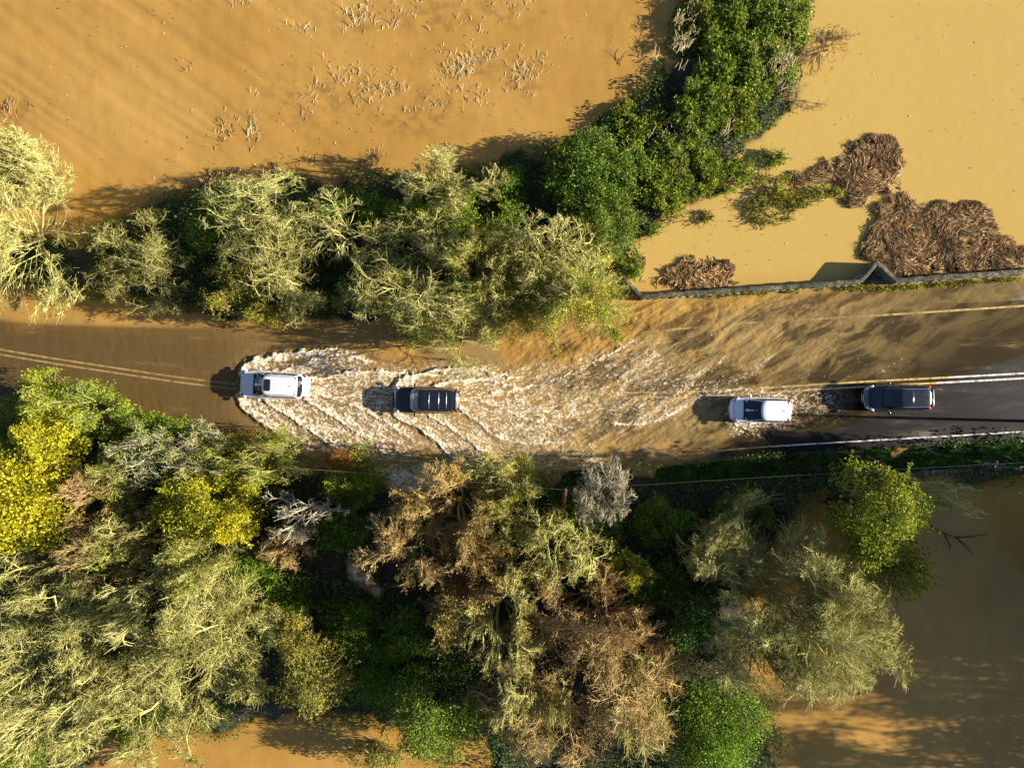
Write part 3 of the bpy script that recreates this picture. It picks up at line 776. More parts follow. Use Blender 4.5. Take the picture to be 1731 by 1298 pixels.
def superloop(n, xf, xr, hw, ex=5.0, bow_f=0.0, bow_r=0.0, T=None):
    t = np.linspace(0, 2 * np.pi, n, endpoint=False) if T is None else T
    c, s = np.cos(t), np.sin(t)
    u = np.sign(c) * np.abs(c) ** (2 / ex); v = np.sign(s) * np.abs(s) ** (2 / ex)
    x = np.where(u > 0, (xf + xr) / 2 + u * (xf - xr) / 2, (xf + xr) / 2 + u * (xf - xr) / 2)
    x = x - bow_f * (v ** 2) * np.clip(u, 0, 1) + bow_r * (v ** 2) * np.clip(-u, 0, 1)
    return x, v * hw

def make_car(c, px, py, rot, label):
    L, Wd, Ht = c['L'], c['W'], c['H']; hw = Wd / 2
    root = empty('car', (*at(px, py, .9)[:2], c['z']), math.pi + rot)
    tag(root, label, 'car', None)
    X = lambda f: L / 2 - f * L        # f from the nose backwards; +x is forward
    # ---- lower body
    st = c['st']
    SV = []
    for f, wf, top, bot in st:
        wv = hw * wf; hN = top
        half = [(0, bot), (.80 * wv, bot), (.97 * wv, bot + .08), (1.0 * wv, bot + .30 * (hN - bot)), (.995 * wv, bot + .62 * (hN - bot)), (.965 * wv, hN - .085), (.90 * wv, hN - .022), (.74 * wv, hN + .008), (.70 * wv, hN + .002), (.36 * wv, hN + .03), (0, hN + .036)]
        ring = [(X(f), y, z) for y, z in half] + [(X(f), -y, z) for y, z in half[-2:0:-1]]
        SV.append(ring)
    n = len(SV[0]); SV = np.array(SV); m = len(SV)
    V = SV.reshape(-1, 3); i = np.arange(m - 1)[:, None] * n; j = np.arange(n)[None]; j2 = (j + 1) % n
    F = np.stack([i + j, i + n + j, i + n + j2, i + j2], -1).reshape(-1, 4)
    cf = SV[0].mean(0) + np.array([.05, 0, 0]); cr = SV[-1].mean(0) + np.array([-.03, 0, 0])
    V = np.concatenate([V, [cf, cr]]); o = (m - 1) * n
    caps = np.array([[k, (k + 1) % n, m * n] for k in range(n)] + [[o + (k + 1) % n, o + k, m * n + 1] for k in range(n)])
    body = mesh_obj('body', V, [F, caps], c['paint'], root, smooth=True)
    md = body.modifiers.new('s', 'SUBSURF'); md.levels = 2; md.render_levels = 2
    # ---- greenhouse shell
    zb, zr = c['belt'], Ht - .06
    gb = (X(c['cowl']), X(c['gr_b']), hw * .90); gt = (X(c['roof_f']), X(c['roof_r']), hw * c.get('rw', .70))
    def surf(t, v, out=0.0):
        xb, yb = superloop(0, gb[0], gb[1], gb[2], 6, c['bow'], c['bow'] * .6, t); xt, yt = superloop(0, gt[0], gt[1], gt[2], 6, c['bow'] * .7, c['bow'] * .4, t)
        x = xb * (1 - v) + xt * v; y = yb * (1 - v) + yt * v; z = zb + (zr - zb) * v + 0 * t
        bul = np.sin(np.pi * np.clip(v, 0, 1)) * .035 + out
        return np.stack([x + bul * np.cos(t), y + bul * np.sin(t), z + out * .6], -1)
    NT = 64; tt = np.linspace(0, 2 * np.pi, NT, endpoint=False)
    rings = [surf(tt, v) for v in (-.12, 0, .25, .5, .75, .92, 1.0)]
    top = rings[-1]; ctr = np.array([(gt[0] + gt[1]) / 2, 0, 0])
    for k, dz in ((.95, .028), (.86, .045), (.66, .056), (.40, .062), (.15, .064)):
        q = (top - ctr) * np.array([k + (1 - k) * .25, k, 1]) + ctr; q[:, 2] = zr + dz - .02 * np.abs((q[:, 0] - ctr[0]) / (gt[0] - gt[1])) ** 2; rings.append(q)
    V = np.concatenate(rings); m = len(rings); i = np.arange(m - 1)[:, None] * NT; j = np.arange(NT)[None]; j2 = (j + 1) % NT
    F = np.stack([i + j, i + j2, i + NT + j2, i + NT + j], -1).reshape(-1, 4)
    V = np.concatenate([V, [[ctr[0], 0, zr + .064]]]); o = (m - 1) * NT
    caps = np.array([[o + k, o + (k + 1) % NT, m * NT] for k in range(NT)])
    roof = mesh_obj('roof', V, [F, caps], c['paint'], root, smooth=True)
    def pane(name, t0, t1, v0, v1, mat, nn=14, mm=6):
        t = R_(1) * np.linspace(t0, t1, nn); v = np.linspace(v0, v1, mm); T, Vv = np.meshgrid(t, v)
        a = surf(T.ravel(), Vv.ravel(), .008); return mesh_obj(name, a, grid_faces(mm, nn), mat, root, smooth=True)
    pane('windscreen', -42, 42, .06, .97, c.get('screen', G['glass']))
    pane('rear_window', 141, 219, .22, .92, G['glass'])
    for sgn in (1, -1):
        for t0, t1 in c.get('side', ((56, 84), (87, 108), (111, 128))):
            pane('side_window', sgn * t0, sgn * t1, .10, .88, G['glass'])
    def box(name, x0, x1, y0, y1, z0, z1, mat, bev=.02, rz=0):
        Vv = np.array([(x, y, z) for x in (x0, x1) for y in (y0, y1) for z in (z0, z1)])
        Ff = np.array([(0, 1, 3, 2), (4, 6, 7, 5), (0, 4, 5, 1), (2, 3, 7, 6), (0, 2, 6, 4), (1, 5, 7, 3)])
        ob = mesh_obj(name, Vv, Ff, mat, root); bm = ob.modifiers.new('b', 'BEVEL'); bm.width = bev; bm.segments = 3; return ob
    def lump(name, ctr_, rad, mat, ex=(2.6, 2.6), yaw=0, pitch=0, par=None):
        u = np.linspace(-np.pi / 2, np.pi / 2, 9); v = np.linspace(0, 2 * np.pi, 17); U, Vv = np.meshgrid(u, v)
        pw = lambda a, e: np.sign(a) * np.abs(a) ** (2 / e)
        x = pw(np.cos(U), ex[0]) * pw(np.cos(Vv), ex[1]) * rad[0]; y = pw(np.cos(U), ex[0]) * pw(np.sin(Vv), ex[1]) * rad[1]; z = pw(np.sin(U), ex[0]) * rad[2]
        x, z = x * math.cos(pitch) + z * math.sin(pitch), -x * math.sin(pitch) + z * math.cos(pitch)
        x, y = x * math.cos(yaw) - y * math.sin(yaw), x * math.sin(yaw) + y * math.cos(yaw)
        return mesh_obj(name, np.stack([x + ctr_[0], y + ctr_[1], z + ctr_[2]], -1).reshape(-1, 3), grid_faces(17, 9)[:, ::-1], mat, par or root, smooth=True)
    # roof equipment
    if c.get('sunroof'):
        f0, f1, wy_ = c['sunroof']; lump('sunroof', ((X(f0) + X(f1)) / 2, 0, Ht - .012), (abs(X(f0) - X(f1)) / 2, hw * wy_, .022), G['glass'], (8, 7), par=roof)
    if c.get('pano'):
        f0, f1, wy_ = c['pano']; lump('glass_roof', ((X(f0) + X(f1)) / 2, 0, Ht - .018), (abs(X(f0) - X(f1)) / 2, hw * wy_, .030), G['glass'], (8, 7), par=roof)
    if c.get('ribs'):
        for y in c['ribs']: box('roof_groove', X(c['roof_r']) + .12, X(c['roof_f']) - (.75 if c.get('sunroof') else .3), y - .012, y + .012, Ht - .02, Ht + .012, c['rib_m'], .005)
    if c.get('bars'):
        for f in c['bars']: box('roof_bar', X(f) - .018, X(f) + .018, -hw * .60, hw * .60, Ht + .004, Ht + .03, G['chrome'] if c.get('bar_c') else G['alloy'], .008)
    if c.get('rails') is not None:
        for s in (1, -1):
            y = s * hw * (c.get('rw', .70) - .06); k = 12; xs = np.linspace(X(c['roof_f']) - .18, X(c['roof_r']) + .10, k)
            zs = Ht - .01 + .075 * np.sin(np.linspace(0, np.pi, k)) ** .4
            V, F = tubes(np.stack([xs, np.full(k, y) - s * .02 * np.cos(np.linspace(-1.4, 1.4, k)), zs], 1)[None], np.full((1, k), .02), 6)
            mesh_obj('roof_rail', V, F, c['rails'], roof, smooth=True)
    if c.get('fin'): lump('aerial', (X(c['roof_r']) + .22, 0, Ht + .04), (.09, .025, .05), c['paint'], par=roof)
    # rear spoiler lip
    lump('spoiler', (X(c['roof_r']) - .06, 0, Ht - .055), (.10, hw * (c.get('rw', .70) - .04), .022), c['paint'], (4, 6))
    zt = st[2][2]
    for s in (1, -1):
        mi = lump('mirror', (X(c['cowl'] + .085), s * (hw + .10), c['belt'] + .10), (.085, .125, .085), c['paint'] if c.get('mir', 1) else G['trim'], yaw=-s * .15)
        lump('mirror_arm', (X(c['cowl'] + .08), s * (hw - .03), c['belt'] + .03), (.04, .08, .03), G['trim'], par=mi)
        hl = c['hl']
        h_ = lump('headlight', (X(hl[0]), s * hw * hl[1], hl[2]), hl[3], G['lamp'], (3, 3), yaw=s * hl[4], pitch=.25)
        lump('headlight_lens', (X(hl[0]) + .03, s * hw * (hl[1] - .02), hl[2] + .035), (hl[3][0] * .5, hl[3][1] * .5, hl[3][2] * .8), G['trim'], (2.4, 2.4), yaw=s * hl[4], pitch=.25, par=h_)
        tl = c['tl']; lump('taillight', (X(tl[0]), s * hw * tl[1], tl[2]), tl[3], G['tail'], (3, 3), yaw=-s * tl[4])
        for f, nm in ((.42, 0), (.62, 1)): lump('door_handle', (X(f), s * (hw * .985), c['belt'] - .16), (.11, .02, .02), c['paint'])
        # sill and wheels
        for f in (.185, .79):
            cx = X(f); n_ = 22; ph = np.linspace(0, 2 * np.pi, n_ + 1)
            prof = [(.20, .10), (.245, .115), (.325, .115), (.355, .085), (.36, 0), (.355, -.085), (.325, -.115), (.20, -.11)]
            Vv = np.array([(cx + r * math.cos(p), s * (hw - .125) + s * y, .35 + r * math.sin(p)) for p in ph for r, y in prof])
            ty = mesh_obj('wheel', Vv, grid_faces(n_ + 1, len(prof)), G['tyre'], root, smooth=True)
            prof = [(.0, .085), (.06, .09), (.10, .075), (.20, .07), (.23, .10)]
            Vv = np.array([(cx + r * math.cos(p), s * (hw - .125) + s * (y - (.03 if 0 < i < 4 and k_ % 4 < 2 else 0)), .35 + r * math.sin(p)) for k_, p in enumerate(ph) for i, (r, y) in enumerate(prof)])
            mesh_obj('rim', Vv, grid_faces(n_ + 1, len(prof)), G['alloy'], ty, smooth=False)
    g = c['grille']
    lump('grille', (X(g[0]), 0, g[1]), (.05, hw * g[2], g[3]), G['trim'], (6, 5))
    if c.get('chrome'):
        k = 16; a = np.linspace(-1, 1, k); V, F = tubes(np.stack([X(g[0]) + .045 - .16 * a ** 2 * c['chrome'], a * hw * (g[2] + .16), np.full(k, g[1] + g[3] * .9)], 1)[None], np.full((1, k), .022), 6)
        mesh_obj('chrome_strip', V, F, G['chrome'], root, smooth=True)
    if c.get('drl'):
        for s in (1, -1):
            pts = np.array([(X(.075), s * hw * .90, .86), (X(.035), s * hw * .82, .84), (X(.016), s * hw * .62, .80)]); pts = smooth_line(pts, 8)
            V, F = tubes(pts[None], np.full((1, 8), .024), 6); mesh_obj('running_light', V, F, G['plate_w'], root, smooth=True)
    # bonnet creases, wipers, number plates, tailgate trim
    for s in (1, -1):
        k = 8; t = np.linspace(0, 1, k); xs = X(.05) * (1 - t) + X(c['cowl'] - .01) * t
        zz = np.interp(-xs, [-X(q[0]) for q in st], [q[2] for q in st]) + .022
        V, F = tubes(np.stack([xs, s * hw * (.42 + .22 * t), zz], 1)[None], np.full((1, k), .010), 4); mesh_obj('bonnet_crease', V, F, c['paint'], root, smooth=True)
        a = np.array([X(c['cowl'] + .012), s * .45 - .25, c['belt'] + .07]); b2 = np.array([X(c['cowl'] + .045), s * .45 + .32, c['belt'] + .12])
        t = t[:, None]; V, F = tubes((a * (1 - t) + b2 * t)[None], np.full((1, k), .012), 4); mesh_obj('wiper', V, F, G['trim'], root)
    k = 15; a = np.linspace(-1, 1, k); yy = a * hw * .74
    fx = .045 + .035 * a ** 2; xs = X(0) - fx * L
    zz = np.interp(fx, [q[0] for q in st], [q[2] for q in st]) + .012 - .02 * a ** 4
    V, F = tubes(np.stack([xs, yy, zz], 1)[None], np.full((1, k), .011), 4); mesh_obj('bonnet_gap', V, F, G['trim'], root)
    box('cowl_panel', X(c['cowl'] + .02), X(c['cowl'] - .012), -hw * .72, hw * .72, c['belt'] - .03, c['belt'] + .048, G['trim'], .015)
    box('number_plate', X(0) + .03, X(0) + .055, -.26, .26, .40, .51, G['plate_w'], .004)
    box('number_plate', X(1) - .05, X(1) - .03, -.26, .26, .60, .71, G['plate_y'], .004)
    box('rear_bumper', X(1.0) - .045, X(.985), -hw * .72, hw * .72, .36, .56, c['paint'] if c.get('rb') else G['trim'], .04)
    return root

def stations(hood, deck, nose=.62, rear=.82, cow=.28, blunt=.0):
    return [(0.0, .46 + blunt, nose, .34), (.014, .63 + blunt, nose + .06, .30), (.045, .79 + blunt * .6, hood - .13, .27), (.09, .90 + blunt * .2, hood - .075, .25), (.14, .965, hood - .04, .24), (.19, 1.0, hood - .02, .24), (cow, 1.0, hood + .035, .24),
            (.5, 1.0, deck - .02, .24), (.76, 1.0, deck, .25), (.89, .96, deck - .01, .28), (.945, .89, deck - .05, .32), (.982, .76, rear + .05, .36), (1.0, .56, rear, .38)]
car1 = dict(L=4.82, W=1.95, H=1.70, z=-.22, paint=G['silver'], st=stations(1.00, 1.08), belt=1.03, cowl=.245, gr_b=.965, roof_f=.40, roof_r=.87, rw=.72, bow=.14,
            sunroof=(.43, .525, .42), ribs=(-.36, -.12, .12, .36), rib_m=G['silver'], rails=G['chrome'], fin=1, hl=(.075, .80, .80, (.30, .13, .10), -.55), tl=(.955, .76, .96, (.10, .15, .08), .5),
            grille=(.0, .62, .55, .12), rb=1)
car2 = dict(L=4.55, W=1.88, H=1.74, z=-.25, paint=G['navy'], st=stations(1.02, 1.10, .70, .95, .27, .20), belt=1.06, cowl=.255, gr_b=.985, roof_f=.40, roof_r=.945, rw=.76, bow=.07, screen=G['bglass'],
            bars=(.57, .715, .83), bar_c=1, rails=G['black'], hl=(.055, .78, .84, (.20, .15, .09), -.5), tl=(.975, .80, .98, (.08, .10, .12), .3), grille=(.0, .68, .60, .10), drl=1, mir=1)
car3 = dict(L=4.22, W=1.80, H=1.56, z=-.07, paint=G['white'], st=stations(.96, 1.02), belt=.98, cowl=.215, gr_b=.965, roof_f=.455, roof_r=.89, rw=.74, bow=.16,
            hl=(.085, .80, .78, (.30, .10, .10), -.6), tl=(.945, .78, .96, (.13, .12, .10), .45), grille=(-.002, .52, .62, .11), chrome=.9, fin=1, rb=1)
car4 = dict(L=4.52, W=1.84, H=1.66, z=0.0, paint=G['black'], st=stations(1.0, 1.07), belt=1.02, cowl=.245, gr_b=.975, roof_f=.43, roof_r=.91, rw=.74, bow=.12,
            rails=G['chrome'], hl=(.075, .80, .80, (.28, .11, .10), -.55), tl=(.955, .80, .96, (.12, .11, .08), .4), grille=(-.002, .60, .60, .13), chrome=.8, pano=(.46, .64, .52), fin=1)
make_car(car1, 459, 651, R_(-3.0), 'silver white estate car with a dark sunroof leading the line through foaming water')
make_car(car2, 719, 676.5, R_(-.8), 'black car with pale roof bars, second in line, pushing a foaming wake')
make_car(car3, 1287.5, 693.5, R_(-1.0), 'small white hatchback with a black windscreen just entering the shallow water')
make_car(car4, 1519, 672.5, R_(.6), 'black car with silver roof rails last in line on the wet road')

# ------------------------------------------------------------------ trees and shrubs north of the road
HN = 'hedgerow trees north of the road'; HS = 'woodland trees south of the road'
T, B = grow_tree, grow_shrub
T('bare_tree', 'pale cream many twigged bare willow cut off by the left edge above the road', 'tree', -8, 385, 96, 150, 7.0, 'fine', 'bark_cream', 'lf_ygreen', 1500, .10, .021, 1.25, HN)
T('bare_tree', 'small cream tufted tree top rising behind the pale willow at the left edge', 'tree', 22, 275, 58, 56, 7.6, 'fine', 'bark_cream', None, 0, .1, .021, 1.1, HN)
T('small_tree', 'small curly thorn with yellowish leaves alone in shaded water right of the pale willow', 'tree', 238, 440, 80, 78, 4.4, 'curly', 'bark_olive', [('lf_olive', 1500), ('lf_ygreen', 900)], 0, .11, .018, 1.0, HN)
T('bare_tree', 'twisted pale branched tree tangled over dark ivy at the upper edge of the hedgerow', 'tree', 425, 355, 100, 62, 5.2, 'curly', 'bark_cream', 'lf_green', 1500, .12, .021, 1.0, HN)
T('bare_tree', 'fine twigged olive tree in the middle of the left hedgerow clump', 'tree', 475, 440, 92, 85, 5.6, 'open', 'bark_cream', [('lf_olive', 2200), ('lf_ygreen', 1200)], 0, .11, .018, 1.0, HN)
T('leafy_tree', 'low yellow green leafy tree hanging over the shaded road edge ahead of the silver car', 'tree', 415, 505, 78, 50, 3.8, 'leafy', 'bark_olive', [('lf_ygreen', 4200), ('lf_olive', 1500)], 0, .13, .015, .9, HN)
T('bare_tree', 'open crowned bare tree with pale forked boughs above dark green ivy', 'tree', 578, 390, 72, 68, 5.4, 'sparse', 'bark_cream', None, 0, .1, .022, 1.3, HN)
B('ivy_shrub', 'dark ivy mass under the twisted pale tree', 'shrub', 365, 375, 55, 60, 2.4, 'lf_green', 5200, .13, 'bark_dark', HN)
B('ivy_shrub', 'dark green ivy behind the open crowned bare tree near the field edge', 'shrub', 590, 352, 75, 35, 2.2, 'lf_green', 5200, .13, 'bark_dark', HN)
B('ivy_shrub', 'shaded ivy between the two big hedgerow clumps', 'shrub', 620, 455, 55, 70, 1.8, 'lf_ivy', 4200, .13, 'bark_dark', HN)
B('ivy_shrub', 'low dark ivy along the water beneath the left hedgerow clump', 'shrub', 500, 495, 90, 40, 1.6, 'lf_ivy', 4800, .13, 'bark_dark', HN)
T('bare_tree', 'cream topped hawthorn bristling toward the flooded field', 'tree', 752, 305, 76, 52, 5.4, 'fine', 'bark_cream', 'lf_olive', 1400, .10, .019, 1.0, HN)
B('leafy_shrub', 'bright yellow green shrub beneath the cream topped hawthorn', 'shrub', 738, 355, 92, 50, 3.0, [('lf_lime', 4200), ('lf_green', 4200)], 0, .13, 'bark_olive', HN)
T('bare_tree', 'big wide olive twigged tree in the centre of the hedgerow', 'tree', 715, 465, 112, 95, 6.4, 'open', 'bark_cream', [('lf_olive', 2400), ('lf_ygreen', 1200)], 0, .11, .019, 1.15, HN)
T('bare_tree', 'yellow tinged fine twigged crown beside the big olive tree', 'tree', 800, 445, 62, 62, 6.6, 'fine', 'bark_olive', [('lf_yellow', 900), ('lf_lime', 1500)], 0, .10, .017, 1.0, HN)
T('bare_tree', 'thin bare tree leaning out over the brown water above the black car', 'tree', 775, 568, 78, 60, 5.2, 'sparse', 'bark_olive', [('lf_ygreen', 700)], 0, .10, .017, 1.7, HN)
T('bare_tree', 'dense lower tree of crossing pale twigs facing the road', 'tree', 735, 525, 100, 48, 5.0, 'open', 'bark_cream', [('lf_green', 1800), ('lf_ygreen', 900)], 0, .11, .018, 1.0, HN)
T('bare_tree', 'tall arching curly willow behind the bright yellow leaved tree', 'tree', 925, 425, 72, 66, 7.0, 'curly', 'bark_cream', 'lf_olive', 900, .10, .018, 1.1, HN)
T('leafy_tree', 'pale bushy tree with lemon yellow leaves at the road end of the hedge', 'tree', 975, 498, 88, 76, 5.8, 'fine', 'bark_cream', [('lf_yellow', 2600), ('lf_lime', 4600), ('lf_ygreen', 2200)], 0, .11, .016, 1.1, HN)
B('leafy_shrub', 'shadowed green shrub filling the gap under the curly willow', 'shrub', 860, 400, 50, 70, 2.6, [('lf_green', 3000), ('lf_ygreen', 1200)], 0, .13, 'bark_olive', HN)
B('leafy_shrub', 'mixed olive and russet undergrowth below the central hedgerow trees', 'shrub', 870, 520, 75, 50, 2.4, [('lf_ygreen', 2600), ('lf_green', 1600), ('lf_brown', 500)], 0, .12, 'bark_olive', HN)
B('ivy_shrub', 'small sunlit ivy bush on the field side between hawthorn and holly', 'shrub', 862, 315, 32, 34, 1.9, 'lf_green', 2600, .12, 'bark_dark', HN)
B('holly_tree', 'large dense dark evergreen at the bend of the hedge', 'tree', 1000, 300, 84, 76, 3.0, [('lf_ivy', 7500), ('lf_green', 7500), ('lf_lime', 2500)], 0, .14, 'bark_dark', HN, 46, 160, blobr=.22)
B('holly_tree', 'narrow grey green evergreen above the debris strewn pool', 'tree', 1025, 375, 50, 62, 2.9, [('lf_green', 5500), ('lf_olive', 2500), ('lf_lime', 1200)], 0, .12, 'bark_dark', HN, 30, 80, blobr=.24)
# the long hedge between the two fields
HG = 'hedge bushes between the two flooded fields'
hedge = [(1085, 285, 55, 48, 2.6, 0, 'glossy green hedge bush next to the dark evergreen'), (1080, 210, 48, 40, 1.3, 2, 'yellowish weedy hedge bush on the left side of the hedge below its bend'),
         (1150, 245, 54, 46, 2.4, 1, 'bright bramble bush with straw stems inside the hedge bend'), (1180, 178, 52, 50, 2.6, 0, 'rich green bramble mound midway along the hedge'),
         (1240, 185, 46, 52, 2.0, 2, 'paler bramble slope on the right side of the hedge'), (1228, 105, 54, 50, 2.6, 0, 'dark green bramble mound in the upper hedge'),
         (1295, 110, 48, 58, 2.2, 1, 'sunny green nettle bank on the right of the upper hedge'), (1190, 40, 44, 52, 1.6, 2, 'yellow green reedy bank at the upper left of the hedge'),
         (1265, 30, 62, 60, 2.4, 0, 'green hedge bush at the top edge of the photo'), (1330, 30, 44, 52, 2.0, 1, 'lime topped hedge bush at the right top of the hedge'),
         (1115, 320, 48, 40, 1.7, 2, 'yellow green hedge end beside the debris pool'), (1175, 290, 45, 36, 1.5, 2, 'low sunlit hedge fringe above the pool')]
for (x, y, rx, ry, h_, ty, lb) in hedge:
    spec = [[('lf_green', 4000), ('lf_lime', 3400)], [('lf_green', 2800), ('lf_lime', 3600), ('straw', 500)], [('lf_green', 2000), ('lf_ygreen', 2000), ('lf_lime', 2800)],
            [('lf_olive', 3200), ('straw', 1200), ('lf_green', 900)], [('lf_olive', 1300), ('lf_brown', 900), ('straw', 500)]][ty]
    B('hedge_bush', lb, 'bush', x, y, rx, ry, h_ * .46, spec, 0, .17 if ty < 3 else .12, 'bark_olive' if ty in (0, 1, 2) else 'bark_brown', HG, 26, 260, flat=.15, blobr=.20)
T('dead_bush', 'twiggy brown dead bush standing in water right of the hedge top', 'bush', 1405, 75, 42, 48, .8, 'sparse', 'bark_red', 'lf_olive', 250, .1, .014, 1.0, 'drowned twigs beside the hedge')
T('dead_bush', 'thin brown drowned twigs right of the hedge above the weed patches', 'bush', 1345, 165, 42, 28, 1.1, 'sparse', 'bark_brown', None, 0, .1, .011, 1.0, 'drowned twigs beside the hedge')
# weeds standing in the pool by the debris
WD = 'green weed clumps in the pool'
weeds = [(1228, 300, 34, 26, .6, 1500, 'largest of the green weed clumps beside the hedge end'), (1303, 268, 26, 14, .5, 700, 'bright green weed clump nearest the open field water'), (1255, 283, 22, 16, .5, 600, 'dense green weed clump between the two largest clumps'),
         (1310, 318, 34, 24, .45, 900, 'yellow green weed patch left of the upper debris raft'), (1385, 330, 40, 18, .35, 700, 'sparse weed patch under the upper debris raft'), (1300, 368, 40, 16, .3, 420, 'scattered weed patch in the middle of the pool'),
         (1102, 390, 12, 13, .5, 320, 'small dark weed tuft alone at the left of the pool'), (1195, 366, 12, 10, .3, 160, 'tiny weed tuft in the upper pool'), (1220, 322, 30, 14, .35, 420, 'weed fringe just below the hedge'), (1282, 345, 24, 12, .3, 300, 'thin weed strand between the pool patches'),
         (1062, 448, 22, 26, .9, 1300, 'pale weed bush behind the parapet end'), (1345, 345, 26, 14, .3, 300, 'thin weed wisps below the upper debris raft neck')]
for (x, y, rx, ry, h_, n_, lb) in weeds:
    B('weed_clump', lb, 'weeds', x, y, rx * 1.15, ry * 1.2, h_, [('lf_ygreen' if h_ < .5 else 'lf_green', int(n_ * .7)), ('lf_lime', int(n_ * .4))], 0, .12, 'bark_dark', WD, 24, 30, blobr=.11)

# ------------------------------------------------------------------ trees and shrubs south of the road
T('leafy_tree', 'yellow green leafy sapling poking over the road at the far left', 'tree', 78, 675, 38, 40, 6.4, 'leafy', 'bark_olive', [('lf_lime', 2400), ('lf_ygreen', 1200)], 0, .16, .015, .8, HS)
T('leafy_tree', 'green leafy tree leaning to the road behind the yellow maple', 'tree', 138, 690, 52, 48, 5.6, 'leafy', 'bark_olive', [('lf_lime', 2200), ('lf_green', 1800)], 0, .15, .015, .8, HS)
B('leafy_shrub', 'grey green shrub at the left edge beside the road', 'shrub', 20, 715, 55, 50, 3.0, [('lf_green', 2800), ('lf_olive', 2600)], 0, .13, 'bark_grey', HS)
B('maple_tree', 'brilliant yellow maple at the left edge of the photo', 'tree', 45, 832, 100, 98, 7.0, [('lf_yellow', 12000), ('lf_ygreen', 4500), ('lf_lime', 1500)], 0, .20, 'bark_olive', HS, 60, 80, blobr=.26)
B('maple_tree', 'lesser yellow maple crown just above the brilliant one', 'tree', 92, 738, 52, 40, 7.2, [('lf_yellow', 3200), ('lf_ygreen', 1500), ('lf_lime', 1200)], 0, .18, 'bark_olive', HS, 30, 40, blobr=.28)
T('bare_tree', 'reddish bare tree between the two yellow crowned trees', 'tree', 165, 855, 52, 72, 6.4, 'brown', 'bark_red', 'lf_brown', 1200, .1, .017, .9, HS)
T('bare_tree', 'tan bare tree below the reddish one at the left', 'tree', 175, 930, 72, 50, 6.6, 'brown', 'bark_brown', 'lf_olive', 1500, .11, .016, .9, HS)
T('bare_tree', 'grey bare tree with long bent boughs near the road at the left', 'tree', 255, 760, 78, 54, 5.6, 'curly', 'bark_grey', [('lf_lime', 1800), ('lf_green', 1200)], 0, .13, .022, .9, HS)
B('leafy_shrub', 'green shrub row along the south road edge under the grey bare trees', 'shrub', 270, 735, 95, 34, 2.8, [('lf_green', 3600), ('lf_lime', 3000)], 0, .14, 'bark_olive', HS)
B('leafy_tree', 'broad yellow green maple with a golden right side', 'tree', 345, 850, 90, 70, 6.2, [('lf_ygreen', 6500), ('lf_lime', 4200), ('lf_yellow', 2200)], 0, .17, 'bark_olive', HS, 56, 80, blobr=.26)
B('maple_tree', 'golden crown at the right side of the broad yellow green maple', 'tree', 402, 885, 34, 30, 6.6, [('lf_yellow', 2600), ('lf_ygreen', 600)], 0, .17, 'bark_olive', HS, 22, 20, blobr=.34)
T('bare_tree', 'arching olive twigged tree with yellow green leaves below the silver car', 'tree', 435, 775, 72, 46, 5.4, 'curly', 'bark_olive', [('lf_ygreen', 2200), ('lf_lime', 2200)], 0, .12, .020, 1.0, HS)
T('bare_tree', 'white branched sparse tree between the green shrubs and the dark stream', 'tree', 505, 868, 55, 46, 7.2, 'sparse', 'bark_grey', None, 0, .1, .024, 1.2, HS)
T('bare_tree', 'small rust coloured bare tree above the dark stream', 'tree', 487, 925, 38, 36, 5.4, 'fine', 'bark_brown', 'lf_brown', 900, .10, .015, .8, HS)
B('leafy_shrub', 'green bank shrub beside the outfall with leaves over the foam', 'shrub', 590, 800, 70, 50, 3.0, [('lf_green', 4200), ('lf_ygreen', 3600), ('lf_olive', 1200)], 0, .13, 'bark_olive', HS)
B('berry_bush', 'small red orange berry bush at the road edge between the two leading wakes', 'bush', 580, 782, 32, 22, 3.2, [('lf_red', 1700), ('lf_brown', 500), ('lf_ygreen', 500)], 0, .12, 'bark_brown', HS, 20, 20)
T('large_tree', 'very large pale olive tree with broken white boughs in the lower left', 'tree', 318, 1085, 138, 155, 7.6, 'open', 'bark_cream', [('lf_olive', 11000), ('lf_lime', 3500)], 0, .12, .019, 1.5, HS)
T('bare_tree', 'stout pale broken boughs sticking out of the very large olive tree', 'tree', 240, 1010, 62, 70, 8.6, 'sparse', 'bark_cream', None, 0, .1, .034, 1.2, HS)
T('large_tree', 'large greenish bare tree at the lower left edge of the photo', 'tree', 62, 1105, 125, 150, 7.4, 'open', 'bark_cream', [('lf_olive', 4000), ('lf_green', 1500)], 0, .12, .021, 1.25, HS)
T('bare_tree', 'yellowish fine bare tree just below the brilliant yellow maple', 'tree', 50, 985, 92, 58, 7.8, 'open', 'bark_olive', 'lf_olive', 1500, .11, .018, .9, HS)
B('leafy_shrub', 'bright green shrub in the bottom left corner', 'shrub', 35, 1262, 52, 52, 3.2, [('lf_lime', 3600), ('lf_green', 2600)], 0, .13, 'bark_olive', HS)
T('bare_tree', 'pale twiggy willow overhanging the bottom left corner', 'tree', 75, 1225, 88, 68, 7.0, 'fine', 'bark_cream', 'lf_olive', 900, .1, .018, .9, HS)
B('leafy_shrub', 'green fringe shrub under the very large olive tree by the bottom water', 'shrub', 235, 1222, 62, 34, 2.0, [('lf_green', 2400), ('lf_ygreen', 1800)], 0, .13, 'bark_olive', HS)
B('leafy_shrub', 'deep green sunlit shrub at the right side of the very large olive tree', 'shrub', 425, 960, 42, 44, 3.0, [('lf_green', 3800), ('lf_lime', 1200)], 0, .13, 'bark_olive', HS)
B('leafy_tree', 'olive yellow round leafy tree alone in the dark lower wood', 'tree', 530, 1148, 62, 52, 6.0, [('lf_olive', 5600), ('lf_ygreen', 1800)], 0, .15, 'bark_olive', HS, 40, 60)
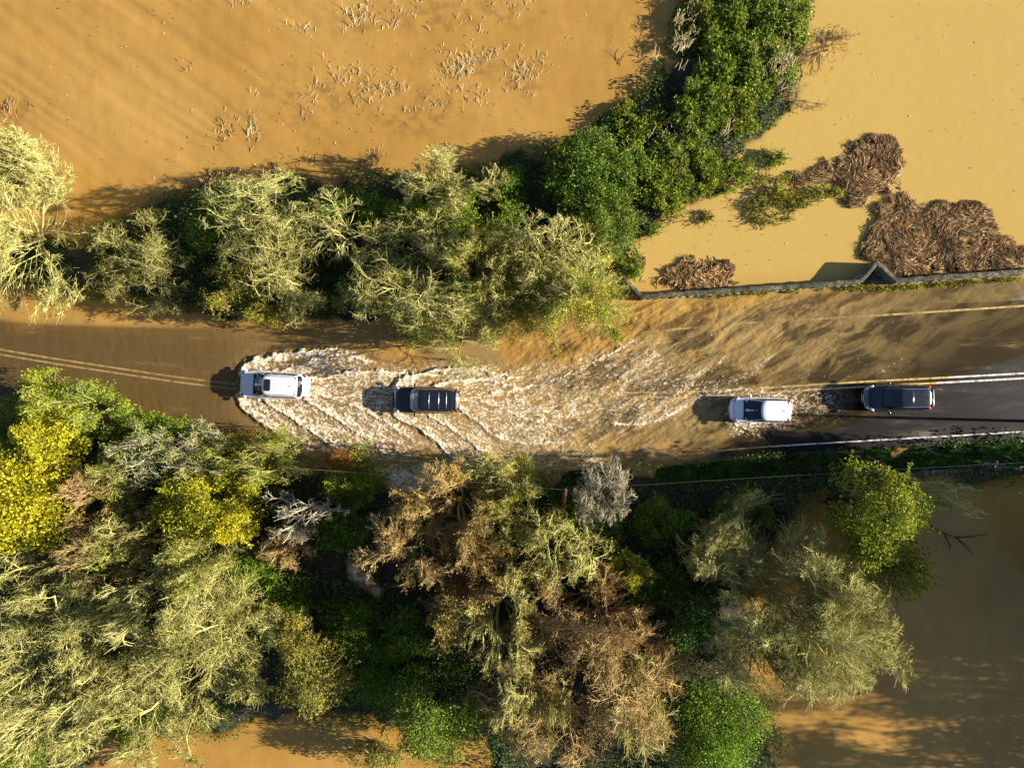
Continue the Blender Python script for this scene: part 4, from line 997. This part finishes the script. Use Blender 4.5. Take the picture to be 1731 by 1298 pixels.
B('leafy_tree', 'smaller ochre leafy tree just above the olive yellow round one', 'tree', 497, 1080, 34, 42, 6.0, [('lf_olive', 2000), ('lf_ygreen', 1000), ('lf_brown', 400)], 0, .14, 'bark_olive', HS, 22, 30)
T('bare_tree', 'big orange brown bare tree south of the outfall', 'tree', 768, 868, 88, 92, 8.2, 'brown', 'bark_brown', [('lf_brown', 4200), ('lf_olive', 2200)], 0, .11, .017, 1.2, HS)
T('bare_tree', 'spreading russet boughs reaching left over the dark stream', 'tree', 690, 925, 78, 66, 7.4, 'brown', 'bark_brown', 'lf_brown', 1500, .10, .019, 1.0, HS)
T('bare_tree', 'straw coloured tree overhanging the outfall below the black car', 'tree', 820, 800, 56, 34, 6.0, 'open', 'bark_cream', 'lf_ygreen', 600, .10, .018, .8, HS)
B('willow_bush', 'feathery pale green bush at the south road edge', 'bush', 878, 812, 34, 36, 2.8, [('lf_olive', 2200), ('lf_lime', 1600)], 0, .10, 'bark_cream', HS, 26, 90, spray_mat='bark_cream')
T('bare_tree', 'curly bare tree with thick pale loops right of the orange brown tree', 'tree', 935, 925, 74, 72, 7.6, 'curly', 'bark_cream', 'lf_ygreen', 1100, .12, .021, .95, HS)
T('bare_tree', 'small silvery bare tree standing free near the verge', 'tree', 1025, 840, 46, 56, 6.6, 'curly', 'bark_grey', None, 0, .1, .018, 1.1, HS)
B('leafy_shrub', 'dark green shrub mass between the curly bare tree and the verge', 'shrub', 985, 905, 72, 70, 2.6, [('lf_green', 5600), ('lf_ivy', 3200)], 0, .13, 'bark_dark', HS)
B('leafy_tree', 'small golden green tree at the edge of the deep shade', 'tree', 1062, 965, 42, 28, 5.0, [('lf_ygreen', 1800), ('lf_yellow', 700), ('lf_green', 900)], 0, .13, 'bark_olive', HS, 24, 30)
T('bare_tree', 'golden brown bare tree with forked limbs in the lower middle wood', 'tree', 848, 1050, 72, 84, 8.6, 'brown', 'bark_cream', [('lf_brown', 2600), ('lf_olive', 1200)], 0, .10, .019, 1.0, HS)
B('leafy_tree', 'narrow ochre leafed tree left of the golden brown forked one', 'tree', 757, 1040, 34, 62, 6.6, [('lf_brown', 1600), ('lf_olive', 2600)], 0, .13, 'bark_brown', HS, 28, 40)
T('bare_tree', 'hazy brown fine twigged tree in the centre of the lower wood', 'tree', 1010, 1040, 92, 72, 8.0, 'brown', 'bark_red', 'lf_brown', 1500, .10, .014, 1.0, HS)
T('large_tree', 'huge bare brown tree spreading down to the bottom edge in the middle', 'tree', 985, 1180, 160, 128, 8.2, 'open', 'bark_brown', [('lf_brown', 4200), ('lf_olive', 1800)], 0, .11, .020, 1.5, HS)
T('bare_tree', 'pale forked limbs at the right side of the huge bare brown tree', 'tree', 1080, 1215, 75, 85, 8.6, 'sparse', 'bark_cream', 'lf_brown', 600, .10, .024, 1.5, HS)
B('leafy_tree', 'dark green round leafy tree near the bottom edge left of the huge bare brown tree', 'tree', 738, 1205, 78, 82, 6.6, [('lf_green', 9000), ('lf_olive', 2600)], 0, .15, 'bark_dark', HS, 48, 60)
B('willow_bush', 'small pale willow bush at the bottom edge beside the dark green tree', 'bush', 628, 1282, 50, 26, 3.0, [('lf_olive', 2200), ('lf_ygreen', 900)], 0, .12, 'bark_cream', HS, 26, 60, spray_mat='bark_cream')
T('dead_bush', 'straw coloured twiggy bush rising from the bottom brown water at the left', 'bush', 222, 1280, 42, 30, 2.2, 'fine', 'bark_cream', None, 0, .1, .014, .6, 'drowned twigs in the bottom water')
B('ivy_tree', 'dark glossy ivy column left of the big pale tree', 'tree', 1165, 1050, 52, 72, 6.0, [('lf_ivy', 6000), ('lf_green', 1500)], 0, .14, 'bark_dark', HS, 36, 40)
B('ivy_tree', 'bright green bushy tree at the bottom edge left of the shaded water', 'tree', 1205, 1232, 90, 92, 5.0, [('lf_green', 12000), ('lf_lime', 2200)], 0, .15, 'bark_dark', HS, 60, 110, flat=.2)
T('large_tree', 'big round pale bare tree at the edge of the shaded water on the right', 'tree', 1360, 1040, 146, 150, 8.4, 'fine', 'bark_cream', [('lf_olive', 4500), ('lf_lime', 2200)], 0, .11, .022, 1.8, HS)
T('bare_tree', 'thin shaded bare tree left behind the big round pale one', 'tree', 1225, 930, 60, 52, 6.5, 'open', 'bark_olive', 'lf_olive', 500, .1, .015, .8, HS)
B('leafy_tree', 'yellow green leafy tree lit at its right side beside the shaded water', 'tree', 1478, 868, 72, 92, 9.0, [('lf_ygreen', 5200), ('lf_lime', 5200), ('lf_green', 2600)], 0, .17, 'bark_dark', HS, 56, 80, blobr=.26)
B('leafy_tree', 'lower trailing crown below the yellow green tree beside the shaded water', 'tree', 1520, 965, 48, 42, 6.5, [('lf_ygreen', 2600), ('lf_green', 1800)], 0, .15, 'bark_dark', HS, 28, 40)
T('bare_tree', 'small drooping willow standing in shaded water right of the yellow green tree', 'tree', 1605, 850, 36, 30, 7.0, 'curly', 'bark_cream', 'lf_ygreen', 200, .1, .016, .6, HS)
for x, y, rx, ry, h_, lb in [(470, 1020, 50, 60, 2.4, 'dark green shrub in the shade between the very large olive tree and the ochre tree'), (600, 1060, 62, 56, 2.0, 'low dark shrub in the deep shade in the middle of the lower wood'), (640, 1155, 52, 60, 2.6, 'dark green shrub between the olive yellow round tree and the dark green round tree'), (575, 890, 46, 40, 2.2, 'dark shrub beside the stream below the berry bush'), (690, 1075, 44, 50, 2.4, 'dark green shrub left of the narrow ochre tree'),
        (1120, 880, 66, 40, 1.8, 'shaded low shrub below the verge right of the silvery tree'), (1260, 865, 66, 36, 1.8, 'shaded low shrub below the verge left of the yellow green tree'), (1110, 990, 50, 46, 2.4, 'dark green shrub between the golden green tree and the ivy column')]:
    B('ivy_shrub', lb, 'shrub', x, y, rx, ry, h_, [('lf_green', 3800), ('lf_lime', 500)], 0, .14, 'bark_dark', HS)
FILL = [('open', 205, 905, 60, 48, 6.6, 'bark_olive', [('lf_lime', 1500), ('lf_olive', 1500)], 'leaf flecked olive tree between the golden crown and the tan bare tree'),
        ('open', 155, 1010, 62, 55, 7.2, 'bark_olive', [('lf_olive', 1800), ('lf_green', 700)], 'olive tree filling the gap under the tan bare tree at the left'),
        ('open', 175, 1170, 58, 60, 7.4, 'bark_cream', [('lf_olive', 1600)], 'pale tree between the very large olive tree and the left edge trees'),
        ('leafy', 330, 945, 70, 46, 7.6, 'bark_cream', [('lf_olive', 3000), ('lf_lime', 2200)], 'leafy top of a pale olive tree just below the broad maple'),
        ('leafy', 195, 800, 46, 44, 5.6, 'bark_olive', [('lf_ygreen', 1800), ('lf_green', 1200)], 'yellow green tree between the maple and the grey bare tree'),
        ('leafy', 335, 775, 60, 34, 5.4, 'bark_grey', [('lf_lime', 1500), ('lf_ygreen', 1500)], 'yellow green leafy tree between the two grey bare trees by the road'),
        ('leafy', 10, 780, 40, 46, 6.0, 'bark_olive', [('lf_green', 1500), ('lf_olive', 900)], 'green tree half cut off by the left edge above the maple'),
        ('brown', 870, 870, 56, 56, 6.8, 'bark_olive', [('lf_olive', 2600), ('lf_ygreen', 1400)], 'olive leafed tree between the orange brown tree and the curly one'),
        ('brown', 800, 975, 66, 46, 6.4, 'bark_red', [('lf_brown', 1800)], 'russet undertree below the orange brown tree'),
        ('brown', 1075, 1105, 62, 62, 8.0, 'bark_brown', [('lf_brown', 1200)], 'brown bare tree against the glossy ivy column'),
        ('brown', 890, 1195, 72, 66, 8.6, 'bark_cream', [('lf_brown', 1200), ('lf_olive', 800)], 'golden bare tree between the dark green round tree and the huge brown tree'),
        ('open', 1310, 1110, 66, 60, 8.0, 'bark_cream', [('lf_olive', 1200)], 'paler lower tree at the left foot of the big round pale tree'),
        ('open', 1420, 1010, 66, 66, 8.2, 'bark_cream', [('lf_olive', 900)], 'pale tree crowding the right side of the big round pale tree'),
        ('open', 640, 490, 62, 52, 4.6, 'bark_olive', [('lf_ygreen', 1500), ('lf_green', 900)], 'shadowy olive tree at the left foot of the central hedgerow'),
        ('open', 855, 480, 56, 56, 5.6, 'bark_cream', [('lf_olive', 1500), ('lf_ygreen', 900)], 'olive twigged tree between the yellow tinged crown and the curly willow')]
for sty, x, y, rx, ry, h_, bk, lf, lb in FILL:
    T('leafy_tree' if sty == 'leafy' else 'bare_tree', lb, 'tree', x, y, rx, ry, h_, sty, bk, lf, 0, .12, .017, 1.0, HN if y < 600 else HS)
# fallen branch in the shaded water
SEED[0] += 1; rng = np.random.RandomState(SEED[0])
a = at(1572, 888, .3); fb = empty('fallen_branch', a); tag(fb, 'dark forked dead branch lying across the shaded water at the right', 'branch')
segs = [[(1572, 888, .2), (1595, 900, .5), (1615, 908, .5)], [(1615, 908, .5), (1640, 907, .4), (1668, 902, .3)], [(1615, 908, .5), (1632, 922, .4), (1646, 938, .2)], [(1595, 900, .5), (1605, 920, .3), (1606, 930, .1)]]
for i, sgm in enumerate(segs):
    P = smooth_line(np.array([at(*q) for q in sgm]) - a, 9); V, F = tubes(P[None], np.linspace(.075, .03, 9)[None], 6)
    mesh_obj('limb', V, F, M['bark_dark'], fb, smooth=True)

# ------------------------------------------------------------------ undergrowth, verge
VERGE = [(960, 795), (1080, 794), (1250, 777), (1455, 760), (1731, 741), (2000, 720), (2000, 772), (1731, 782), (1500, 800), (1300, 806), (1080, 822), (960, 815)]
def undergrowth(name, polys, n, specs, zr, label, cat, seed, lsize=.15):
    rng = np.random.RandomState(seed); P = np.array([p for q in polys for p in q], float)
    pts = []
    while sum(len(p) for p in pts) < n:
        x = rng.uniform(P[:, 0].min(), P[:, 0].max(), n); y = rng.uniform(P[:, 1].min(), P[:, 1].max(), n)
        nz = fbm(x / 45, y / 45, 4, seed)
        inside = np.max([poly_sd(x, y, q) for q in polys], 0) + (nz - .5) * (40 if name == 'undergrowth' else 14)
        keep = (inside > (-12 if name == 'undergrowth' else 0)) & (nz > .36)
        if name == 'undergrowth': keep &= poly_sd(x, y, VERGE) < 2
        for D in (DITCH, DITCH2): keep &= poly_sd(x, y, D) < 2
        pts.append(np.stack([x, y, nz], 1)[keep])
    pts = np.concatenate(pts)[:n]
    tz = np.maximum(terrain(pts[:, 0], pts[:, 1]), 0)
    C = np.stack([(pts[:, 0] - 865.5) / S, (649 - pts[:, 1]) / S, tz + .03 + np.clip(pts[:, 2] - .36, 0, 1) * zr * rng.uniform(.2, 1.6, n)], 1)
    V, F = leaves(rng, C, lsize, .6); tag(mesh_obj(name, V, F, M[specs]), label, cat, kind='stuff')
undergrowth('undergrowth', [BANKS[1]], 120000, 'lf_under', 3.2, 'dark ivy and bramble undergrowth covering the wood floor south of the road', 'undergrowth', 301)
undergrowth('undergrowth', [BANKS[0]], 60000, 'lf_under', 1.1, 'ivy and bramble undergrowth filling the hedgerow north of the road', 'undergrowth', 302)
undergrowth('grass_verge', [VERGE], 60000, 'lf_grass', .3, 'shaded green grass verge between the road and the dark water', 'grass', 303, .13)

# ------------------------------------------------------------------ floating reed debris
def raft(px_poly, n, label, seed, swirl=1.0, density_mat=True, rl=(.5, 1.35), thick=.015):
    n = int(n * 1.9)
    rng = np.random.RandomState(seed); P = np.array(px_poly, float); c = P.mean(0); o3 = at(c[0], c[1], 0)
    root = empty('debris_raft', o3); tag(root, label, 'debris raft', 'rafts of washed up reeds')
    x = rng.uniform(P[:, 0].min(), P[:, 0].max(), n * 5); y = rng.uniform(P[:, 1].min(), P[:, 1].max(), n * 5)
    nz = fbm(x / 14, y / 14, 3, seed); sdv = poly_sd(x, y, px_poly) + (nz - .5) * 34
    k = np.where(sdv > 2 - 9 * rng.uniform(size=len(x)) ** 5)[0][:n]; x, y, sdv = x[k], y[k], sdv[k]; n = len(x)
    def flow(x, y):
        e = 2.0; g = lambda a, b: fbm(a / 48, b / 48, 2, seed + 7)
        dx, dy = (g(x + e, y) - g(x - e, y)), (g(x, y + e) - g(x, y - e))
        return np.arctan2(dx, -dy) * 1.0
    k_ = 6; Pt = np.empty((n, k_, 3)); L = rng.uniform(*rl, n) * S / (k_ - 1)
    cx, cy = x.copy(), y.copy(); jit = rng.normal(size=n) * .26
    lay = rng.uniform(.02, .17, n) * np.clip(sdv / 14 + .35, .2, 1); tilt = rng.uniform(-.07, .07, n)
    for i in range(k_):
        Pt[:, i, 0] = (cx - 865.5) / S - o3[0]; Pt[:, i, 1] = (649 - cy) / S - o3[1]; Pt[:, i, 2] = np.maximum(lay + tilt * (i - 2.5), .01)
        a = flow(cx, cy) + jit; cx = cx + np.cos(a) * L; cy = cy + np.sin(a) * L
        bad = poly_sd(cx, cy, px_poly) < -6; cx = np.where(bad, cx - np.cos(a) * L * .8, cx); cy = np.where(bad, cy - np.sin(a) * L * .8, cy)
    rr = np.linspace(1, .6, k_)[None] * rng.uniform(.5, 1.3, (n, 1)) * thick
    V, F = tubes(Pt, rr, 4); mesh_obj('reeds', V, F, M['straw_dark'], root)
    if density_mat:
        gx_ = np.arange(P[:, 0].min() - 8, P[:, 0].max() + 8, 2.5); gy_ = np.arange(P[:, 1].min() - 8, P[:, 1].max() + 8, 2.5); A, Bq = np.meshgrid(gx_, gy_)
        s_ = poly_sd(A, Bq, px_poly) + (fbm(A / 14, Bq / 14, 3, seed) - .5) * 34
        z = sstep(-2, 12, s_) * .10 - .03 + .05 * (fbm(A / 5, Bq / 5, 2, seed) - .5)
        V = np.stack([(A - 865.5) / S - o3[0], (649 - Bq) / S - o3[1], z], -1).reshape(-1, 3); F = grid_faces(*A.shape)[:, ::-1]
        F = F[(s_.ravel()[F] > -3).all(1)]
        mesh_obj('matted_base', V, F, M['reed_mat'], root, smooth=True)
raft([(1345, 308), (1395, 280), (1420, 272), (1440, 245), (1475, 232), (1510, 238), (1527, 262), (1520, 290), (1500, 322), (1465, 338), (1440, 348), (1425, 325), (1385, 308)], 3600, 'kidney shaped brown reed raft floating highest in the right hand field', 401)
raft([(1465, 388), (1490, 345), (1515, 324), (1540, 338), (1562, 362), (1580, 400), (1578, 440), (1560, 462), (1520, 468), (1490, 440), (1455, 430)], 3900, 'large tangled reed raft piled against the pointed refuge', 402)
raft([(1562, 362), (1580, 348), (1630, 343), (1665, 350), (1680, 395), (1690, 420), (1670, 452), (1600, 462), (1570, 455), (1580, 400)], 3900, 'broad swirling reed raft touching the right part of the parapet', 403)
raft([(1675, 405), (1705, 404), (1745, 425), (1760, 448), (1700, 455), (1665, 455), (1685, 425)], 1700, 'reed raft cut off by the right edge of the photo', 404)
raft([(1115, 482), (1120, 460), (1150, 452), (1168, 428), (1182, 440), (1200, 432), (1218, 448), (1248, 445), (1240, 476), (1190, 488), (1140, 492)], 1100, 'thin half sunken reed raft in front of the left stretch of parapet', 405, thick=.018)
raft([(1062, 470), (1075, 440), (1088, 436), (1092, 455), (1080, 475)], 300, 'small brown debris patch by the left end of the parapet', 406, rl=(.3, .7))
raft([(320, 312), (350, 290), (385, 285), (420, 292), (400, 308), (350, 320)], 420, 'reddish half sunken debris patch at the field edge above the hedgerow', 407, rl=(.3, .7), thick=.014)
raft([(1330, 300), (1345, 292), (1360, 303), (1345, 318), (1333, 312)], 160, 'tiny brown debris scrap at the tail of the kidney shaped raft', 408, rl=(.3, .6))

# ------------------------------------------------------------------ drowned reeds and straw in the field
def reed_clump(x, y, rx, ry, n, label, seed, mat='straw', L=(.28, .70), lean=0.45, grp='straw clumps in the drowned field', z=0.0):
    rng = np.random.RandomState(seed); o3 = at(x, y, z)
    root = empty('reed_clump', o3); tag(root, label, 'reeds', grp)
    bx = rng.normal(size=n) * rx / S * .5; by = rng.normal(size=n) * ry / S * .5 + bx * .25; q = rng.randint(0, max(6, n // 5), n); bx = bx[q] + rng.normal(size=n) * .17; by = by[q] + rng.normal(size=n) * .15
    a = R_(60) + rng.normal(size=n) * lean; tl = rng.uniform(1.2, 1.56, n)
    d = np.stack([np.sin(tl) * np.cos(a), np.sin(tl) * np.sin(a), np.cos(tl)], 1)
    P = walk(rng, np.stack([bx, by, np.full(n, -.05)], 1), d, rng.uniform(*L, n), 6, .06, -.05, .10)
    V, F = tubes(P, np.linspace(.018, .010, 6)[None] * rng.uniform(.6, 1.3, (n, 1)), 3); mesh_obj('blades', V, F, M[mat], root)
reeds = [(600, 32, 28, 22, 110, 'straw clump', 'brightest straw clump near the top edge'), (640, 45, 34, 30, 40, '', 'loose straw right of the brightest clump'), (790, 110, 55, 26, 190, '', 'largest straw bank in the middle of the drowned field'), (758, 135, 26, 20, 70, '', 'lower left tail of the largest straw bank'),
         (880, 132, 40, 34, 120, '', 'slanting straw bank right of the largest one'), (625, 158, 50, 28, 110, '', 'straw row in the field left of the largest bank'), (582, 132, 24, 24, 50, '', 'small straw tuft above the straw row'), (665, 155, 14, 20, 40, '', 'bright curl of straw at the right end of the straw row'),
         (520, 160, 46, 50, 70, '', 'scattered thin straw in the field left of the straw row'), (375, 225, 18, 24, 60, '', 'brown straw tuft above the twisted pale tree'), (424, 215, 12, 36, 60, '', 'tall narrow straw tuft above the left hedgerow'), (735, 180, 40, 30, 50, '', 'sparse straw under the largest bank'),
         (700, 20, 60, 22, 50, '', 'sparse straw at the top edge in the middle'), (800, 35, 60, 30, 30, '', 'faint straw near the top edge left of the hedge'), (872, 20, 44, 24, 30, '', 'thin straw at the top edge near the hedge'), (400, 15, 24, 10, 26, '', 'short straw strand at the top edge left of centre'),
         (505, 60, 34, 20, 34, '', 'thin straw scatter left of the brightest clump'), (630, 270, 22, 18, 60, '', 'brown straw tuft just above the hedgerow shadow'), (455, 290, 22, 16, 50, '', 'brown reeds beside the reddish debris patch'), (310, 118, 14, 20, 20, '', 'small dark straw tuft in the left field'), (20, 185, 34, 22, 60, '', 'dark drowned tuft at the left edge above the pale willow'), (520, 280, 30, 16, 40, '', 'brown reeds in front of the hedgerow shadow'), (800, 165, 30, 22, 40, '', 'short straw right below the largest bank')]
for i, (x, y, rx, ry, n_, _, lb) in enumerate(reeds):
    reed_clump(x, y, rx, ry, int(n_ * 2.3), lb, 500 + i, 'straw' if i not in (9, 17, 18, 19, 20, 21) else 'straw_dark')
for i, (x, y, rx, ry, n_, lb) in enumerate([(1172, 28, 30, 46, 110, 'tall straw and reeds growing in the upper left of the hedge'), (1150, 75, 26, 40, 70, 'thin reeds on the left flank of the upper hedge'), (1318, 108, 22, 40, 130, 'tan grass tuft on the right flank of the upper hedge'), (1130, 232, 40, 30, 60, 'dry grass tuft inside the bend of the hedge'), (1235, 185, 22, 40, 60, 'pale stems running down the middle of the hedge')]):
    o = reed_clump(x, y, rx, ry, n_, lb, 560 + i, 'straw', (.4, .9), .5, 'dry grass tufts in the hedge', .9)
# bits of floating litter
rng = np.random.RandomState(77); n = 900
x = rng.uniform(60, 1000, n); y = rng.uniform(0, 310, n); kx = rng.uniform(1100, 1731, 120); ky = rng.uniform(0, 470, 120)
keep = fbm(x / 60 + y / 90, y / 50, 3, 78) > .53; x, y = np.concatenate([x[keep], kx]), np.concatenate([y[keep], ky])
C = np.stack([(x - 865.5) / S, (649 - y) / S, np.full(len(x), .035)], 1)
V, F = leaves(rng, C, .10, 3.0); tag(mesh_obj('floating_litter', V, F, M['straw_dark']), 'dark bits of leaf litter floating over the drowned fields', 'litter', kind='stuff')

# ------------------------------------------------------------------ tall trees right of the photo whose shade falls on verge, wood and water
SH = 'tall trees standing beyond the right edge of the photo'
shade = [(43.5, -9.2, 3.6, 13.5, 'brown', 14000, 'lf_green', 'first tall ivy clad tree right of the photo beside the verge'), (45.5, -12.8, 3.2, 12.5, 'brown', 8000, 'lf_green', 'second tall ivy clad tree right of the photo'), (49, -17.6, 3.2, 10.5, 'brown', 7400, 'lf_olive', 'third tall thin tree right of the photo'),
         (54, -22.0, 3.6, 12.5, 'open', 5000, 'lf_olive', 'fourth tall bare tree right of the photo'), (48, -28, 3.8, 11.0, 'brown', 7000, 'lf_olive', 'fifth tall tree beyond the bottom right corner'), (56, -12.2, 4.2, 17, 'brown', 14000, 'lf_green', 'sixth tall tree far right of the verge')]
for x, y, r, h_, sty, nl, lm, lb in shade:
    T('tall_tree', lb, 'tree', 0, 0, r, r, h_, sty, 'bark_dark', lm, int(nl * 1.5), .36 if nl > 7500 else .24, .03, .45, SH, clump=.4, loc=(x, y, 0))
for x, y, r, h_, lb in [(46.5, -9.5, 4.4, 7.5, 'dense thicket added to block sun under the first tall trees right of the photo')]:
    B('thicket', lb, 'bush', 865.5 + x * 26, 649 - y * 26, r * 26, r * 26, h_, 'lf_green', 9000, .40, 'bark_dark', SH, 40, 20, blobr=.4)  # unseen thicket, added to stop low sun passing below the tall crowns
sp = empty('utility_pole', (41.5, -2.75, 0)); tag(sp, 'utility pole beside the road just beyond the right edge of the photo', 'pole')
pole('shaft', (0, 0, -.3), (0, 0, 8.6), .12, .08, M['bark_dark'], sp)
